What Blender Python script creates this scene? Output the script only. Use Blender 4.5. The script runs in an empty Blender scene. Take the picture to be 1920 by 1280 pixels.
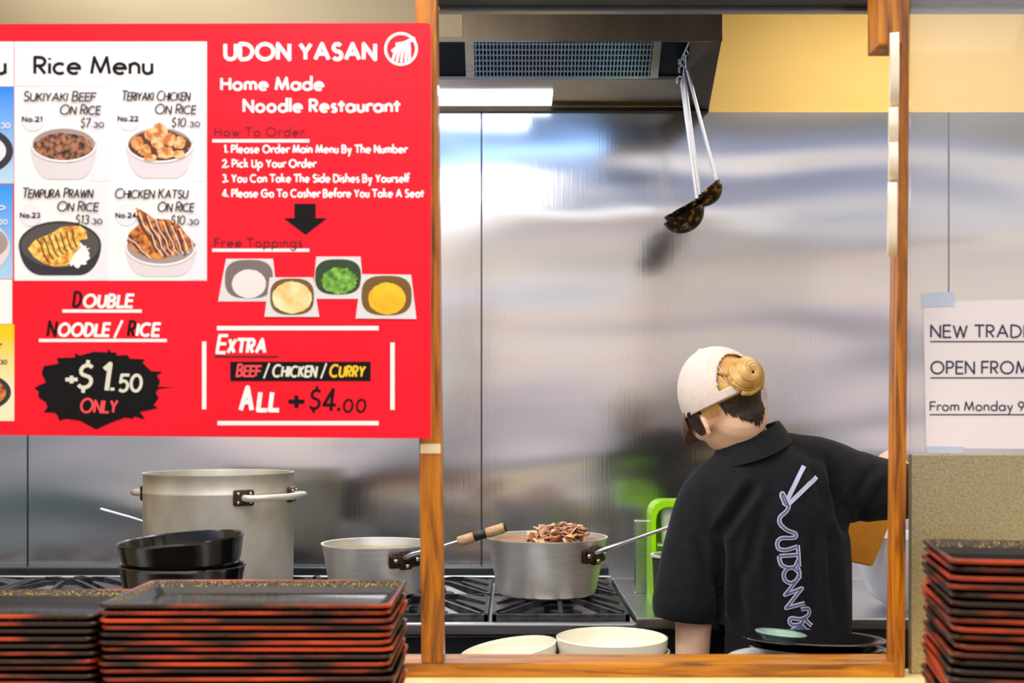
import bpy, bmesh, math, random
from mathutils import Vector, Matrix, noise
from mathutils.bvhtree import BVHTree

random.seed(7)
C = bpy.context.scene.collection
SC = bpy.context.scene
PI = math.pi

# ------------------------------------------------------------------ camera, world, lights, exposure
FPX, CX, HZ, EYE = 2200.0, 960.0, 785.0, 1.45
cam_data = bpy.data.cameras.new('camera')
cam = bpy.data.objects.new('camera', cam_data); C.objects.link(cam)
cam.location = (0, 0, EYE); cam.rotation_euler = (PI/2, 0, 0)
cam_data.sensor_width = 36; cam_data.lens = FPX*36/1920
cam_data.shift_y = (HZ-640)/1920
cam_data.clip_start = 0.05
cam_data.dof.use_dof = True; cam_data.dof.focus_distance = 2.65; cam_data.dof.aperture_fstop = 4.5
SC.camera = cam
SC.view_settings.view_transform = 'Standard'; SC.view_settings.look = 'None'
SC.view_settings.gamma = 1; SC.view_settings.exposure = 0.25
SC.view_settings.use_curve_mapping = False

def lin(c):
    r = []
    for v in c[:3]:
        v = v/255.0
        r.append(v/12.92 if v <= 0.04045 else ((v+0.055)/1.055)**2.4)
    return (r[0], r[1], r[2], 1.0)

W = bpy.data.worlds.new('dining_room_light'); SC.world = W; W.use_nodes = True
wn, wl = W.node_tree.nodes, W.node_tree.links
wn.clear()
w_out = wn.new('ShaderNodeOutputWorld'); w_bg = wn.new('ShaderNodeBackground')
w_tc = wn.new('ShaderNodeTexCoord'); w_sep = wn.new('ShaderNodeSeparateXYZ'); w_mr = wn.new('ShaderNodeMapRange')
w_ramp = wn.new('ShaderNodeValToRGB')
wl.new(w_tc.outputs['Generated'], w_sep.inputs[0]); wl.new(w_sep.outputs['Z'], w_mr.inputs['Value'])
w_mr.inputs['From Min'].default_value = -0.5; w_mr.inputs['From Max'].default_value = 0.5
wl.new(w_mr.outputs[0], w_ramp.inputs[0]); wl.new(w_ramp.outputs[0], w_bg.inputs[0]); wl.new(w_bg.outputs[0], w_out.inputs[0])
WORLD = [(-0.5, (0.04, 0.048, 0.052)), (-0.12, (0.05, 0.075, 0.082)), (-0.07, (0.17, 0.215, 0.24)), (-0.035, (0.26, 0.28, 0.31)),
         (-0.014, (0.30, 0.24, 0.24)), (0.010, (0.60, 0.53, 0.62)), (0.05, (0.74, 0.61, 0.62)), (0.10, (0.82, 0.65, 0.49)),
         (0.145, (0.82, 0.69, 0.57)), (0.168, (0.95, 0.94, 1.02)), (0.19, (0.36, 0.39, 0.52)), (0.26, (0.15, 0.20, 0.36)),
         (0.34, (0.30, 0.26, 0.20)), (0.5, (1.56, 1.48, 1.38))]
els = w_ramp.color_ramp.elements
while len(els) < len(WORLD): els.new(0.5)
for e, (z, c) in zip(els, WORLD):
    e.position = z+0.5; e.color = (c[0], c[1], c[2], 1)
w_bg.inputs['Strength'].default_value = 1.15

def area(name, loc, aim, sx, sy, power, col):
    l = bpy.data.lights.new(name, 'AREA'); l.shape = 'RECTANGLE'; l.size = sx; l.size_y = sy
    l.energy = power; l.color = col
    o = bpy.data.objects.new(name, l); C.objects.link(o); o.location = loc
    o.rotation_euler = (Vector(aim)-Vector(loc)).to_track_quat('-Z', 'Y').to_euler()
    return o
area('dining_ceiling_light', (-0.1, -0.15, 2.75), (-0.1, 1.6, 1.1), 3.6, 0.16, 2.6, (1.0, 0.96, 0.9))
area('kitchen_ceiling_light', (-0.8, 2.3, 2.72), (-0.5, 2.5, 1.0), 2.8, 0.5, 40, (1.0, 0.97, 0.94))
area('added_wall_fill', (1.25, 2.95, 2.74), (1.25, 3.1, 1.0), 1.0, 0.2, 8, (1.0, 0.95, 0.86))  # unseen fill light, added to brighten the ochre wall
area('hood_front_lamp', (-0.45, 2.875, 2.405), (-0.45, 3.4, 2.385), 1.5, 0.06, 0.8, (0.30, 0.54, 1.0))
area('added_ledge_light', (-0.55, 3.30, 2.375), (-0.55, 3.28, 1.0), 1.2, 0.09, 2.6, (0.62, 0.78, 1.0))  # added downlight beneath the glowing ledge strip, not a fixture of its own

def at(px, py, d):
    return Vector(((px-CX)/FPX*d, d, EYE-(py-HZ)/FPX*d))

# ------------------------------------------------------------------ materials
def mat(name, col, rough=0.5, metal=0.0, col2=None, scale=8.0, stretch=(1, 1, 1), bump=0.0, bscale=None, coat=0.0, ramp=(0.35, 0.65),
        detail=4.0, emit=None, sheen=0.0, spec=0.5, sss=0.0):
    m = bpy.data.materials.new(name); m.use_nodes = True
    n, l = m.node_tree.nodes, m.node_tree.links
    b = n['Principled BSDF']
    b.inputs['Base Color'].default_value = lin(col); b.inputs['Roughness'].default_value = rough
    b.inputs['Metallic'].default_value = metal; b.inputs['Coat Weight'].default_value = coat
    b.inputs['Sheen Weight'].default_value = sheen; b.inputs['Specular IOR Level'].default_value = spec
    if sss:
        b.inputs['Subsurface Weight'].default_value = sss; b.inputs['Subsurface Radius'].default_value = (0.012, 0.005, 0.003)
    if emit:
        b.inputs['Emission Color'].default_value = lin(emit[0]); b.inputs['Emission Strength'].default_value = emit[1]
    tc = n.new('ShaderNodeTexCoord'); mp = n.new('ShaderNodeMapping')
    mp.inputs['Scale'].default_value = stretch
    l.new(tc.outputs['Object'], mp.inputs[0])
    nz = n.new('ShaderNodeTexNoise'); nz.inputs['Scale'].default_value = scale; nz.inputs['Detail'].default_value = detail
    l.new(mp.outputs[0], nz.inputs['Vector'])
    if col2:
        r = n.new('ShaderNodeValToRGB')
        r.color_ramp.elements[0].position = ramp[0]; r.color_ramp.elements[1].position = ramp[1]
        r.color_ramp.elements[0].color = lin(col); r.color_ramp.elements[1].color = lin(col2)
        l.new(nz.outputs['Fac'], r.inputs[0]); l.new(r.outputs[0], b.inputs['Base Color'])
    if bump:
        src = nz
        if bscale:
            src = n.new('ShaderNodeTexNoise'); src.inputs['Scale'].default_value = bscale; src.inputs['Detail'].default_value = 3
            l.new(mp.outputs[0], src.inputs['Vector'])
        bp = n.new('ShaderNodeBump'); bp.inputs['Strength'].default_value = bump; bp.inputs['Distance'].default_value = 0.01
        l.new(src.outputs['Fac'], bp.inputs['Height']); l.new(bp.outputs[0], b.inputs['Normal'])
    return m

def steel_wall_mat():
    m = bpy.data.materials.new('brushed_steel_sheet'); m.use_nodes = True
    n, l = m.node_tree.nodes, m.node_tree.links; b = n['Principled BSDF']
    b.inputs['Metallic'].default_value = 1; b.inputs['Base Color'].default_value = (0.70, 0.70, 0.71, 1)
    b.inputs['Roughness'].default_value = 0.17
    tc = n.new('ShaderNodeTexCoord')
    mp = n.new('ShaderNodeMapping'); mp.inputs['Scale'].default_value = (0.75, 1, 2.6)
    l.new(tc.outputs['Object'], mp.inputs[0])
    nz = n.new('ShaderNodeTexNoise'); nz.inputs['Scale'].default_value = 1.25; nz.inputs['Detail'].default_value = 0.6
    nz.inputs['Distortion'].default_value = 0.35
    l.new(mp.outputs[0], nz.inputs['Vector'])
    mp2 = n.new('ShaderNodeMapping'); mp2.inputs['Scale'].default_value = (260, 1, 4)
    l.new(tc.outputs['Object'], mp2.inputs[0])
    nf = n.new('ShaderNodeTexNoise'); nf.inputs['Scale'].default_value = 1.0; nf.inputs['Detail'].default_value = 2
    l.new(mp2.outputs[0], nf.inputs['Vector'])
    b1 = n.new('ShaderNodeBump'); b1.inputs['Strength'].default_value = 1.0; b1.inputs['Distance'].default_value = 0.027
    l.new(nz.outputs['Fac'], b1.inputs['Height'])
    b2 = n.new('ShaderNodeBump'); b2.inputs['Strength'].default_value = 0.12; b2.inputs['Distance'].default_value = 0.001
    l.new(nf.outputs['Fac'], b2.inputs['Height']); l.new(b1.outputs[0], b2.inputs['Normal']); l.new(b2.outputs[0], b.inputs['Normal'])
    return m

def wood_mat(name, c1, c2, c3, axis):
    m = bpy.data.materials.new(name); m.use_nodes = True
    n, l = m.node_tree.nodes, m.node_tree.links; b = n['Principled BSDF']
    b.inputs['Roughness'].default_value = 0.38; b.inputs['Coat Weight'].default_value = 0.15
    tc = n.new('ShaderNodeTexCoord'); mp = n.new('ShaderNodeMapping')
    mp.inputs['Scale'].default_value = (60, 60, 5) if axis == 'z' else (5, 60, 60)
    l.new(tc.outputs['Object'], mp.inputs[0])
    nz = n.new('ShaderNodeTexNoise'); nz.inputs['Scale'].default_value = 1.3; nz.inputs['Detail'].default_value = 5; nz.inputs['Distortion'].default_value = 0.8
    l.new(mp.outputs[0], nz.inputs['Vector'])
    r = n.new('ShaderNodeValToRGB'); e = r.color_ramp.elements
    e[0].position = 0.3; e[0].color = lin(c1); e[1].position = 0.72; e[1].color = lin(c3)
    k = e.new(0.5); k.color = lin(c2)
    l.new(nz.outputs['Fac'], r.inputs[0]); l.new(r.outputs[0], b.inputs['Base Color'])
    return m

def clear_sheet_mat():
    m = bpy.data.materials.new('clear_acrylic'); m.use_nodes = True
    n, l = m.node_tree.nodes, m.node_tree.links; n.clear()
    o = n.new('ShaderNodeOutputMaterial'); t = n.new('ShaderNodeBsdfTransparent'); g = n.new('ShaderNodeBsdfGlossy'); d = n.new('ShaderNodeBsdfDiffuse')
    g.inputs['Roughness'].default_value = 0.03; d.inputs['Color'].default_value = (0.9, 0.9, 0.9, 1)
    f = n.new('ShaderNodeFresnel'); f.inputs['IOR'].default_value = 1.35
    m1 = n.new('ShaderNodeMixShader'); m2 = n.new('ShaderNodeMixShader'); m1.inputs[0].default_value = 0.16
    l.new(t.outputs[0], m1.inputs[1]); l.new(d.outputs[0], m1.inputs[2])
    l.new(f.outputs[0], m2.inputs[0]); l.new(m1.outputs[0], m2.inputs[1]); l.new(g.outputs[0], m2.inputs[2]); l.new(m2.outputs[0], o.inputs[0])
    return m

def gradient_mat(name, ctop, cbot, ztop, zbot, rough=0.4):
    """printed colour running from one ink to another between two heights of the sheet"""
    m = bpy.data.materials.new(name); m.use_nodes = True
    n, l = m.node_tree.nodes, m.node_tree.links; b = n['Principled BSDF']; b.inputs['Roughness'].default_value = rough
    tc = n.new('ShaderNodeTexCoord'); s = n.new('ShaderNodeSeparateXYZ'); r = n.new('ShaderNodeMapRange'); cr = n.new('ShaderNodeValToRGB')
    l.new(tc.outputs['Object'], s.inputs[0]); l.new(s.outputs['Z'], r.inputs['Value'])
    r.inputs['From Min'].default_value = zbot; r.inputs['From Max'].default_value = ztop
    cr.color_ramp.elements[0].color = lin(cbot); cr.color_ramp.elements[1].color = lin(ctop)
    l.new(r.outputs[0], cr.inputs[0]); l.new(cr.outputs[0], b.inputs['Base Color'])
    return m

M = {}
M['steel_wall'] = steel_wall_mat()
M['yellow'] = mat('ochre_wall_paint', (246, 204, 108), 0.6, col2=(250, 210, 118), scale=3)
M['steel'] = mat('brushed_steel', (190, 190, 195), 0.28, 1.0, col2=(205, 205, 210), scale=3, stretch=(2, 2, 60), bump=0.03)
M['hood_steel'] = mat('hood_steel', (62, 54, 44), 0.3, 1.0, col2=(68, 60, 50), scale=2, stretch=(10, 2, 2))
M['hood_tan'] = mat('hood_left_front', (122, 109, 82), 0.5, 0.3, col2=(128, 115, 88), scale=2)  # left hood front, lighter and warmer in tone than the right
M['dark_steel'] = mat('dark_steel', (70, 78, 84), 0.4, 1.0, col2=(90, 96, 102), scale=6)
M['steel_gold_glints'] = mat('steel_gold_glints', (168, 156, 118), 0.42, 0.85, col2=(205, 196, 160), scale=260, stretch=(1, 1, 1), bump=0.10, ramp=(0.3, 0.7))  # golden tone and specks put reflected dining light into the colour
M['aluminium'] = mat('worn_aluminium', (222, 220, 216), 0.4, 0.75, col2=(232, 230, 226), scale=5, stretch=(3, 3, 20), bump=0.03)
M['aluminium_old'] = mat('dull_aluminium', (168, 163, 146), 0.48, 0.65, col2=(232, 229, 218), scale=7, stretch=(1, 1, 0.6), bump=0.05, ramp=(0.28, 0.66), detail=8)
M['burnt'] = mat('burnt_metal', (46, 34, 28), 0.35, 0.8, col2=(92, 72, 58), scale=60)
M['rivet'] = mat('bright_rivet', (215, 208, 205), 0.25, 1.0)
M['iron'] = mat('cast_iron', (34, 34, 38), 0.34, 0.5, col2=(74, 74, 82), scale=40, bump=0.1)
M['black_ceramic'] = mat('black_glaze', (14, 14, 16), 0.16, 0.0, coat=0.4, col2=(22, 21, 22), scale=20)
M['cream_ceramic'] = mat('cream_glaze', (236, 232, 210), 0.18, 0.0, coat=0.4, col2=(242, 238, 220), scale=4)
M['white_ceramic'] = mat('white_glaze', (238, 238, 240), 0.18, coat=0.4, col2=(244, 244, 246), scale=4)
M['celadon'] = mat('celadon_glaze', (150, 186, 172), 0.2, coat=0.4, col2=(162, 196, 182), scale=6)
M['wood_z'] = wood_mat('stained_wood_upright', (84, 44, 2), (170, 98, 3), (206, 134, 12), 'z')
M['wood_x'] = wood_mat('stained_wood_rail', (98, 54, 5), (176, 106, 7), (208, 142, 20), 'x')
M['wood_dark'] = wood_mat('dark_stained_wood', (52, 24, 8), (96, 46, 14), (128, 66, 22), 'z')
M['wood_grip'] = mat('pale_wood_grip', (176, 136, 96), 0.5, col2=(206, 170, 128), scale=6, stretch=(10, 40, 40))
M['letter_wood'] = mat('whitewashed_wood', (232, 216, 194), 0.5, col2=(240, 228, 208), scale=5, stretch=(20, 20, 4))
M['laminate'] = mat('cream_laminate', (232, 208, 150), 0.35, col2=(238, 216, 162), scale=10)
M['tray_black'] = mat('black_lacquer', (4, 4, 4), 0.12, spec=0.35, col2=(16, 13, 6), scale=160, ramp=(0.55, 0.75), bump=0.03, bscale=200)
M['tray_wall'] = mat('textured_lacquer_gold_glints', (9, 8, 5), 0.22, col2=(226, 176, 48), scale=420, ramp=(0.54, 0.68), bump=0.6, bscale=380, coat=0.3)  # gold flecks paint glints of warm light onto the black wall
def tray_mat(name, c1, c2, lo, hi, rough):
    m = bpy.data.materials.new(name); m.use_nodes = True
    n, l = m.node_tree.nodes, m.node_tree.links; b = n['Principled BSDF']; b.inputs['Roughness'].default_value = rough; b.inputs['Specular IOR Level'].default_value = 0.35
    tc = n.new('ShaderNodeTexCoord'); oi = n.new('ShaderNodeObjectInfo'); mp = n.new('ShaderNodeMapping'); mp.inputs['Scale'].default_value = (7, 7, 30)
    ml = n.new('ShaderNodeMath'); ml.operation = 'MULTIPLY'; ml.inputs[1].default_value = 40
    l.new(oi.outputs['Random'], ml.inputs[0]); l.new(ml.outputs[0], mp.inputs['Location']); l.new(tc.outputs['Object'], mp.inputs[0])
    nz = n.new('ShaderNodeTexNoise'); nz.inputs['Scale'].default_value = 1; nz.inputs['Detail'].default_value = 3; l.new(mp.outputs[0], nz.inputs['Vector'])
    r = n.new('ShaderNodeValToRGB'); r.color_ramp.elements[0].position = lo; r.color_ramp.elements[1].position = hi
    r.color_ramp.elements[0].color = lin(c1); r.color_ramp.elements[1].color = lin(c2); l.new(nz.outputs['Fac'], r.inputs[0]); l.new(r.outputs[0], b.inputs['Base Color'])
    return m
M['tray_red'] = tray_mat('red_brown_lacquer_lit_streaks', (36, 14, 8), (186, 60, 8), 0.45, 0.66, 0.32)  # orange streaks paint lit runs and reflections along the red-brown rim
M['tray_shell'] = tray_mat('black_brown_lacquer', (10, 7, 6), (24, 12, 8), 0.4, 0.6, 0.45)
M['floor'] = mat('red_brown_tile', (96, 74, 62), 0.45, col2=(110, 86, 72), scale=6)
M['ceiling'] = mat('white_ceiling_paint', (214, 210, 200), 0.7, col2=(220, 216, 206), scale=4)
M['side_wall'] = mat('side_wall_paint', (220, 190, 130), 0.6, col2=(226, 196, 136), scale=4)
M['glare'] = mat('ledge_glare', (240, 246, 255), 0.4, emit=((225, 236, 255), 2.5))  # emissive white imitating hood light reflected on the ledge
M['clear'] = clear_sheet_mat()
M['paper'] = mat('white_paper', (232, 224, 232), 0.6, col2=(238, 230, 236), scale=5)
M['tape'] = mat('pale_blue_tape', (186, 200, 226), 0.35, col2=(200, 212, 232), scale=20)
M['masking'] = mat('cream_masking_tape', (226, 206, 172), 0.55, col2=(236, 220, 192), scale=60)
M['ink_blue'] = mat('dark_blue_ink', (40, 38, 70), 0.6)
M['p_red'] = mat('poster_red', (238, 8, 36), 0.45, col2=(244, 14, 42), scale=3, spec=0.3)
M['p_white'] = mat('poster_white', (250, 246, 248), 0.45, col2=(252, 248, 249), scale=3)
M['p_lav'] = mat('poster_lavender', (239, 235, 245), 0.45)
M['p_ink'] = mat('poster_black', (12, 9, 12), 0.5, spec=0.2)
M['p_ink_soft'] = mat('poster_soft_black', (36, 28, 34), 0.5, spec=0.2)
M['p_maroon'] = mat('poster_maroon', (92, 6, 18), 0.4)
M['p_cream'] = mat('poster_cream', (224, 222, 206), 0.4)
M['p_pink'] = mat('poster_light_red', (246, 74, 82), 0.4)
M['p_gold'] = mat('poster_gold', (250, 196, 30), 0.4)
M['p_bowl'] = mat('printed_white_bowl', (226, 218, 226), 0.4)
M['p_rim'] = mat('printed_bowl_rim', (244, 238, 243), 0.45)
M['p_bowl_in'] = mat('printed_bowl_inside', (168, 150, 146), 0.4)
M['p_dark'] = mat('printed_black_bowl', (48, 44, 54), 0.4)
M['p_dark_in'] = mat('printed_black_bowl_inside', (82, 76, 74), 0.4)
M['p_beef'] = mat('printed_beef', (48, 24, 18), 0.4, col2=(186, 124, 90), scale=110, detail=6, ramp=(0.4, 0.6))
M['p_chicken'] = mat('printed_chicken', (206, 118, 46), 0.4, col2=(246, 204, 148), scale=90, ramp=(0.4, 0.6))
M['p_gap'] = mat('printed_sauce', (96, 48, 24), 0.4)
M['p_tempura'] = mat('printed_tempura', (206, 118, 24), 0.4, col2=(254, 222, 110), scale=110, ramp=(0.38, 0.6))
M['p_katsu'] = mat('printed_katsu', (126, 46, 14), 0.4, col2=(240, 152, 60), scale=90, ramp=(0.38, 0.62))
M['p_steel'] = mat('printed_steel_tub', (224, 220, 226), 0.4)
M['p_tub'] = mat('printed_tub_inside', (122, 108, 108), 0.4)
M['p_tub_green'] = mat('printed_green_tub_inside', (44, 66, 34), 0.4)
M['p_tub_gold'] = mat('printed_gold_tub_inside', (116, 84, 34), 0.4)
M['p_radish'] = mat('printed_radish', (238, 226, 226), 0.4)
M['p_flake'] = mat('printed_flakes', (236, 196, 120), 0.4, col2=(252, 234, 186), scale=40)
M['p_onion'] = mat('printed_spring_onion', (50, 112, 36), 0.4, col2=(150, 204, 80), scale=90)
M['p_ginger'] = mat('printed_ginger', (236, 176, 20), 0.4, col2=(250, 200, 36), scale=30)
M['skin'] = mat('skin', (252, 204, 172), 0.5, col2=(255, 212, 184), scale=14, sss=0.15)
M['shirt'] = mat('black_jersey', (16, 17, 23), 0.85, col2=(21, 22, 29), scale=60, sheen=0.07, bump=0.03, spec=0.25)
M['trousers'] = mat('black_trousers', (20, 20, 24), 0.9)
M['shoe'] = mat('black_shoe', (18, 18, 18), 0.4)
M['cap'] = mat('cream_cap_cotton', (226, 211, 204), 0.8, col2=(234, 220, 213), scale=80, bump=0.05)
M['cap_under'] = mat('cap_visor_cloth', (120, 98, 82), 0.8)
M['blond'] = mat('blond_hair', (190, 134, 58), 0.4, col2=(246, 208, 134), scale=30, stretch=(1, 1, 1), bump=0.25, ramp=(0.3, 0.7))
M['dark_hair'] = mat('dark_hair', (20, 13, 12), 0.5, col2=(58, 38, 28), scale=110, bump=0.3)
M['eye'] = mat('eye', (230, 226, 222), 0.2)
M['lip'] = mat('lip', (190, 96, 92), 0.4)
M['print'] = mat('white_print', (200, 206, 238), 0.6)
M['print_core'] = mat('grey_print', (92, 96, 136), 0.7)
M['lime'] = mat('lime_plastic', (172, 250, 8), 0.3, coat=0.3)
M['frost'] = mat('frosted_plastic', (214, 224, 206), 0.35, col2=(222, 230, 214), scale=5)
M['dark_plastic'] = mat('charcoal_plastic', (62, 64, 62), 0.35)
M['board'] = mat('orange_board', (206, 130, 22), 0.45, col2=(220, 146, 34), scale=10)
M['bucket'] = mat('white_plastic', (226, 228, 242), 0.35)
M['meat'] = mat('cooked_beef', (120, 70, 50), 0.45, col2=(226, 178, 146), scale=38, bump=0.2)
M['onion'] = mat('cooked_onion', (224, 178, 112), 0.4, col2=(240, 206, 150), scale=40)
M['broth'] = mat('brown_broth', (150, 78, 18), 0.25, col2=(190, 116, 40), scale=14)
M['soup'] = mat('olive_soup', (128, 112, 66), 0.3, col2=(150, 134, 84), scale=18)
M['ladle_bowl'] = mat('blackened_ladle_highlights', (34, 30, 22), 0.3, 0.75, col2=(190, 130, 50), scale=70, ramp=(0.5, 0.8))  # gold noise paints warm highlights onto the black bowl
M['ladle_rod'] = mat('bright_steel_rod', (238, 239, 244), 0.4, 0.7)
M['tip'] = mat('black_rubber', (18, 18, 20), 0.5)

# ------------------------------------------------------------------ mesh helpers
def obj(name, bm, m, parent=None, smooth=None, at_origin=None):
    me = bpy.data.meshes.new(name)
    bmesh.ops.recalc_face_normals(bm, faces=bm.faces[:])
    bm.to_mesh(me); bm.free()
    return obj_me(name, me, m, parent, smooth)

def obj_me(name, me, m, parent=None, smooth=None):
    o = bpy.data.objects.new(name, me); C.objects.link(o)
    if isinstance(m, (list, tuple)):
        for k in m: me.materials.append(k)
    else: me.materials.append(m)
    if smooth is not None:
        me.shade_smooth() if smooth >= 180 else me.shade_auto(smooth) if hasattr(me, 'shade_auto') else None
        if smooth < 180:
            for p in me.polygons: p.use_smooth = True
            me.set_sharp_from_angle(angle=math.radians(smooth))
    if parent is not None: o.parent = parent
    return o

def tag(o, label, cat, group=None, kind=None):
    o['label'] = label
    if cat: o['category'] = cat
    if group: o['group'] = group
    if kind: o['kind'] = kind
    return o

def thing(name, label, cat, loc=(0, 0, 0), rot=(0, 0, 0), group=None):
    o = bpy.data.objects.new(name, None); C.objects.link(o); o.empty_display_size = 0.05
    o.location = loc; o.rotation_euler = rot
    return tag(o, label, cat, group)

def dup(root, loc, rot, label, group=None, skip=None):
    r = root.copy(); C.objects.link(r); r.location = loc; r.rotation_euler = rot; r['label'] = label
    if group: r['group'] = group
    for ch in list(root.children):
        if skip and ch.name.split('.')[0] in skip: continue
        c = ch.copy(); C.objects.link(c); c.parent = r
        for g in ch.children:
            d = g.copy(); C.objects.link(d); d.parent = c
    return r

def struct(name, bm, m, smooth=None):
    o = obj(name, bm, m, None, smooth); o['kind'] = 'structure'
    return o

def B(): return bmesh.new()

def box(bm, x0, x1, y0, y1, z0, z1, bev=0.0, seg=2):
    t = bmesh.new()
    bmesh.ops.create_cube(t, size=1)
    bmesh.ops.scale(t, vec=(abs(x1-x0), abs(y1-y0), abs(z1-z0)), verts=t.verts)
    if bev: bmesh.ops.bevel(t, geom=t.edges[:], offset=bev, segments=seg, affect='EDGES', profile=0.5)
    bmesh.ops.translate(t, vec=((x0+x1)/2, (y0+y1)/2, (z0+z1)/2), verts=t.verts)
    merge(bm, t)
    return bm

def merge(bm, t, mx=None):
    me = bpy.data.meshes.new('tmp'); t.to_mesh(me); t.free()
    if mx is not None: me.transform(mx)
    bm.from_mesh(me); bpy.data.meshes.remove(me)

def rings(bm, rs, close=True, cap0=True, cap1=True):
    vs = [[bm.verts.new(p) for p in r] for r in rs]
    n = len(vs[0])
    for a, b in zip(vs, vs[1:]):
        for i in range(n if close else n-1):
            j = (i+1) % n
            bm.faces.new((a[i], a[j], b[j], b[i]))
    if cap0: bm.faces.new(list(reversed(vs[0])))
    if cap1: bm.faces.new(vs[-1])
    return bm

def lathe(bm, prof, n=48, cx=0, cy=0, cap0=False, cap1=False):
    rs = [[(cx+r*math.cos(2*PI*i/n), cy+r*math.sin(2*PI*i/n), z) for i in range(n)] for r, z in prof]
    return rings(bm, rs, True, cap0, cap1)

def tube(bm, pts, rad, n=10, caps=True, flat=1.0):
    pts = [Vector(p) for p in pts]
    if not isinstance(rad, (list, tuple)): rad = [rad]*len(pts)
    rs = []; nrm = None
    for i, p in enumerate(pts):
        t = (pts[min(i+1, len(pts)-1)]-pts[max(i-1, 0)]).normalized()
        if nrm is None:
            nrm = t.orthogonal().normalized() if abs(t.z) > 0.9 else t.cross(Vector((0, 0, 1))).normalized()
        nrm = (nrm-t*nrm.dot(t)).normalized(); bn = t.cross(nrm)
        rs.append([p+(nrm*math.cos(2*PI*k/n)+bn*math.sin(2*PI*k/n)*flat)*rad[i] for k in range(n)])
    return rings(bm, rs, True, caps, caps)

def limb(bm, pts, rad, n=20, sub=6, flat=1.0, smoothpath=True):
    """closed tapered tube with rounded ends through the joints"""
    P = [Vector(p) for p in pts]
    out, rr = [], []
    m = len(P)
    for i in range(m-1):
        p0, p1, p2, p3 = P[max(i-1, 0)], P[i], P[i+1], P[min(i+2, m-1)]
        for s in range(sub):
            t = s/sub
            q = 0.5*((2*p1)+(p2-p0)*t+(2*p0-5*p1+4*p2-p3)*t*t+(3*p1-p0-3*p2+p3)*t**3) if smoothpath else p1.lerp(p2, t)
            out.append(q); rr.append(rad[i]+(rad[i+1]-rad[i])*t)
    out.append(P[-1]); rr.append(rad[-1])
    d0 = (out[0]-out[1]).normalized(); d1 = (out[-1]-out[-2]).normalized()
    pre = [(out[0]+d0*rr[0]*math.sin(a), rr[0]*math.cos(a)) for a in (1.45, 1.1, 0.7, 0.35)]
    post = [(out[-1]+d1*rr[-1]*math.sin(a), rr[-1]*math.cos(a)) for a in (0.35, 0.7, 1.1, 1.45)]
    pp = [p for p, _ in pre]+out+[p for p, _ in post]; r2 = [r for _, r in pre]+rr+[r for _, r in post]
    return tube(bm, pp, r2, n, True, flat)

def ball(bm, c, rx, ry=None, rz=None, mx=None, u=20, v=14):
    t = bmesh.new(); bmesh.ops.create_uvsphere(t, u_segments=u, v_segments=v, radius=1)
    bmesh.ops.scale(t, vec=(rx, ry or rx, rz or rx), verts=t.verts)
    if mx is not None: bmesh.ops.transform(t, matrix=mx.to_4x4(), verts=t.verts)
    bmesh.ops.translate(t, vec=c, verts=t.verts)
    merge(bm, t); return bm

def prism(bm, poly, d):
    """polygon (list of 3-D points) thickened by vector d"""
    a = [bm.verts.new(p) for p in poly]; b = [bm.verts.new(Vector(p)+Vector(d)) for p in poly]
    n = len(a)
    bm.faces.new(a); bm.faces.new(list(reversed(b)))
    for i in range(n):
        j = (i+1) % n; bm.faces.new((a[j], a[i], b[i], b[j]))
    return bm

def rrect(w, d, r, z, n=6, cx=0, cy=0):
    out = []
    for sx, sy, a0 in ((1, 1, 0), (-1, 1, 90), (-1, -1, 180), (1, -1, 270)):
        for k in range(n+1):
            a = math.radians(a0+90*k/n)
            out.append((cx+sx*(w/2-r)+r*math.cos(a), cy+sy*(d/2-r)+r*math.sin(a), z))
    return out

def fuse(bm, voxel, smooth=4, fac=0.5):
    bmesh.ops.recalc_face_normals(bm, faces=bm.faces[:])
    me = bpy.data.meshes.new('tmp_fuse'); bm.to_mesh(me); bm.free()
    o = bpy.data.objects.new('tmp_fuse', me); C.objects.link(o)
    r = o.modifiers.new('r', 'REMESH'); r.mode = 'VOXEL'; r.voxel_size = voxel; r.use_smooth_shade = True
    s = o.modifiers.new('s', 'SMOOTH'); s.factor = fac; s.iterations = smooth
    dg = bpy.context.evaluated_depsgraph_get(); dg.update()
    res = bpy.data.meshes.new_from_object(o.evaluated_get(dg))
    bpy.data.objects.remove(o); bpy.data.meshes.remove(me)
    for p in res.polygons: p.use_smooth = True
    return res

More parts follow.
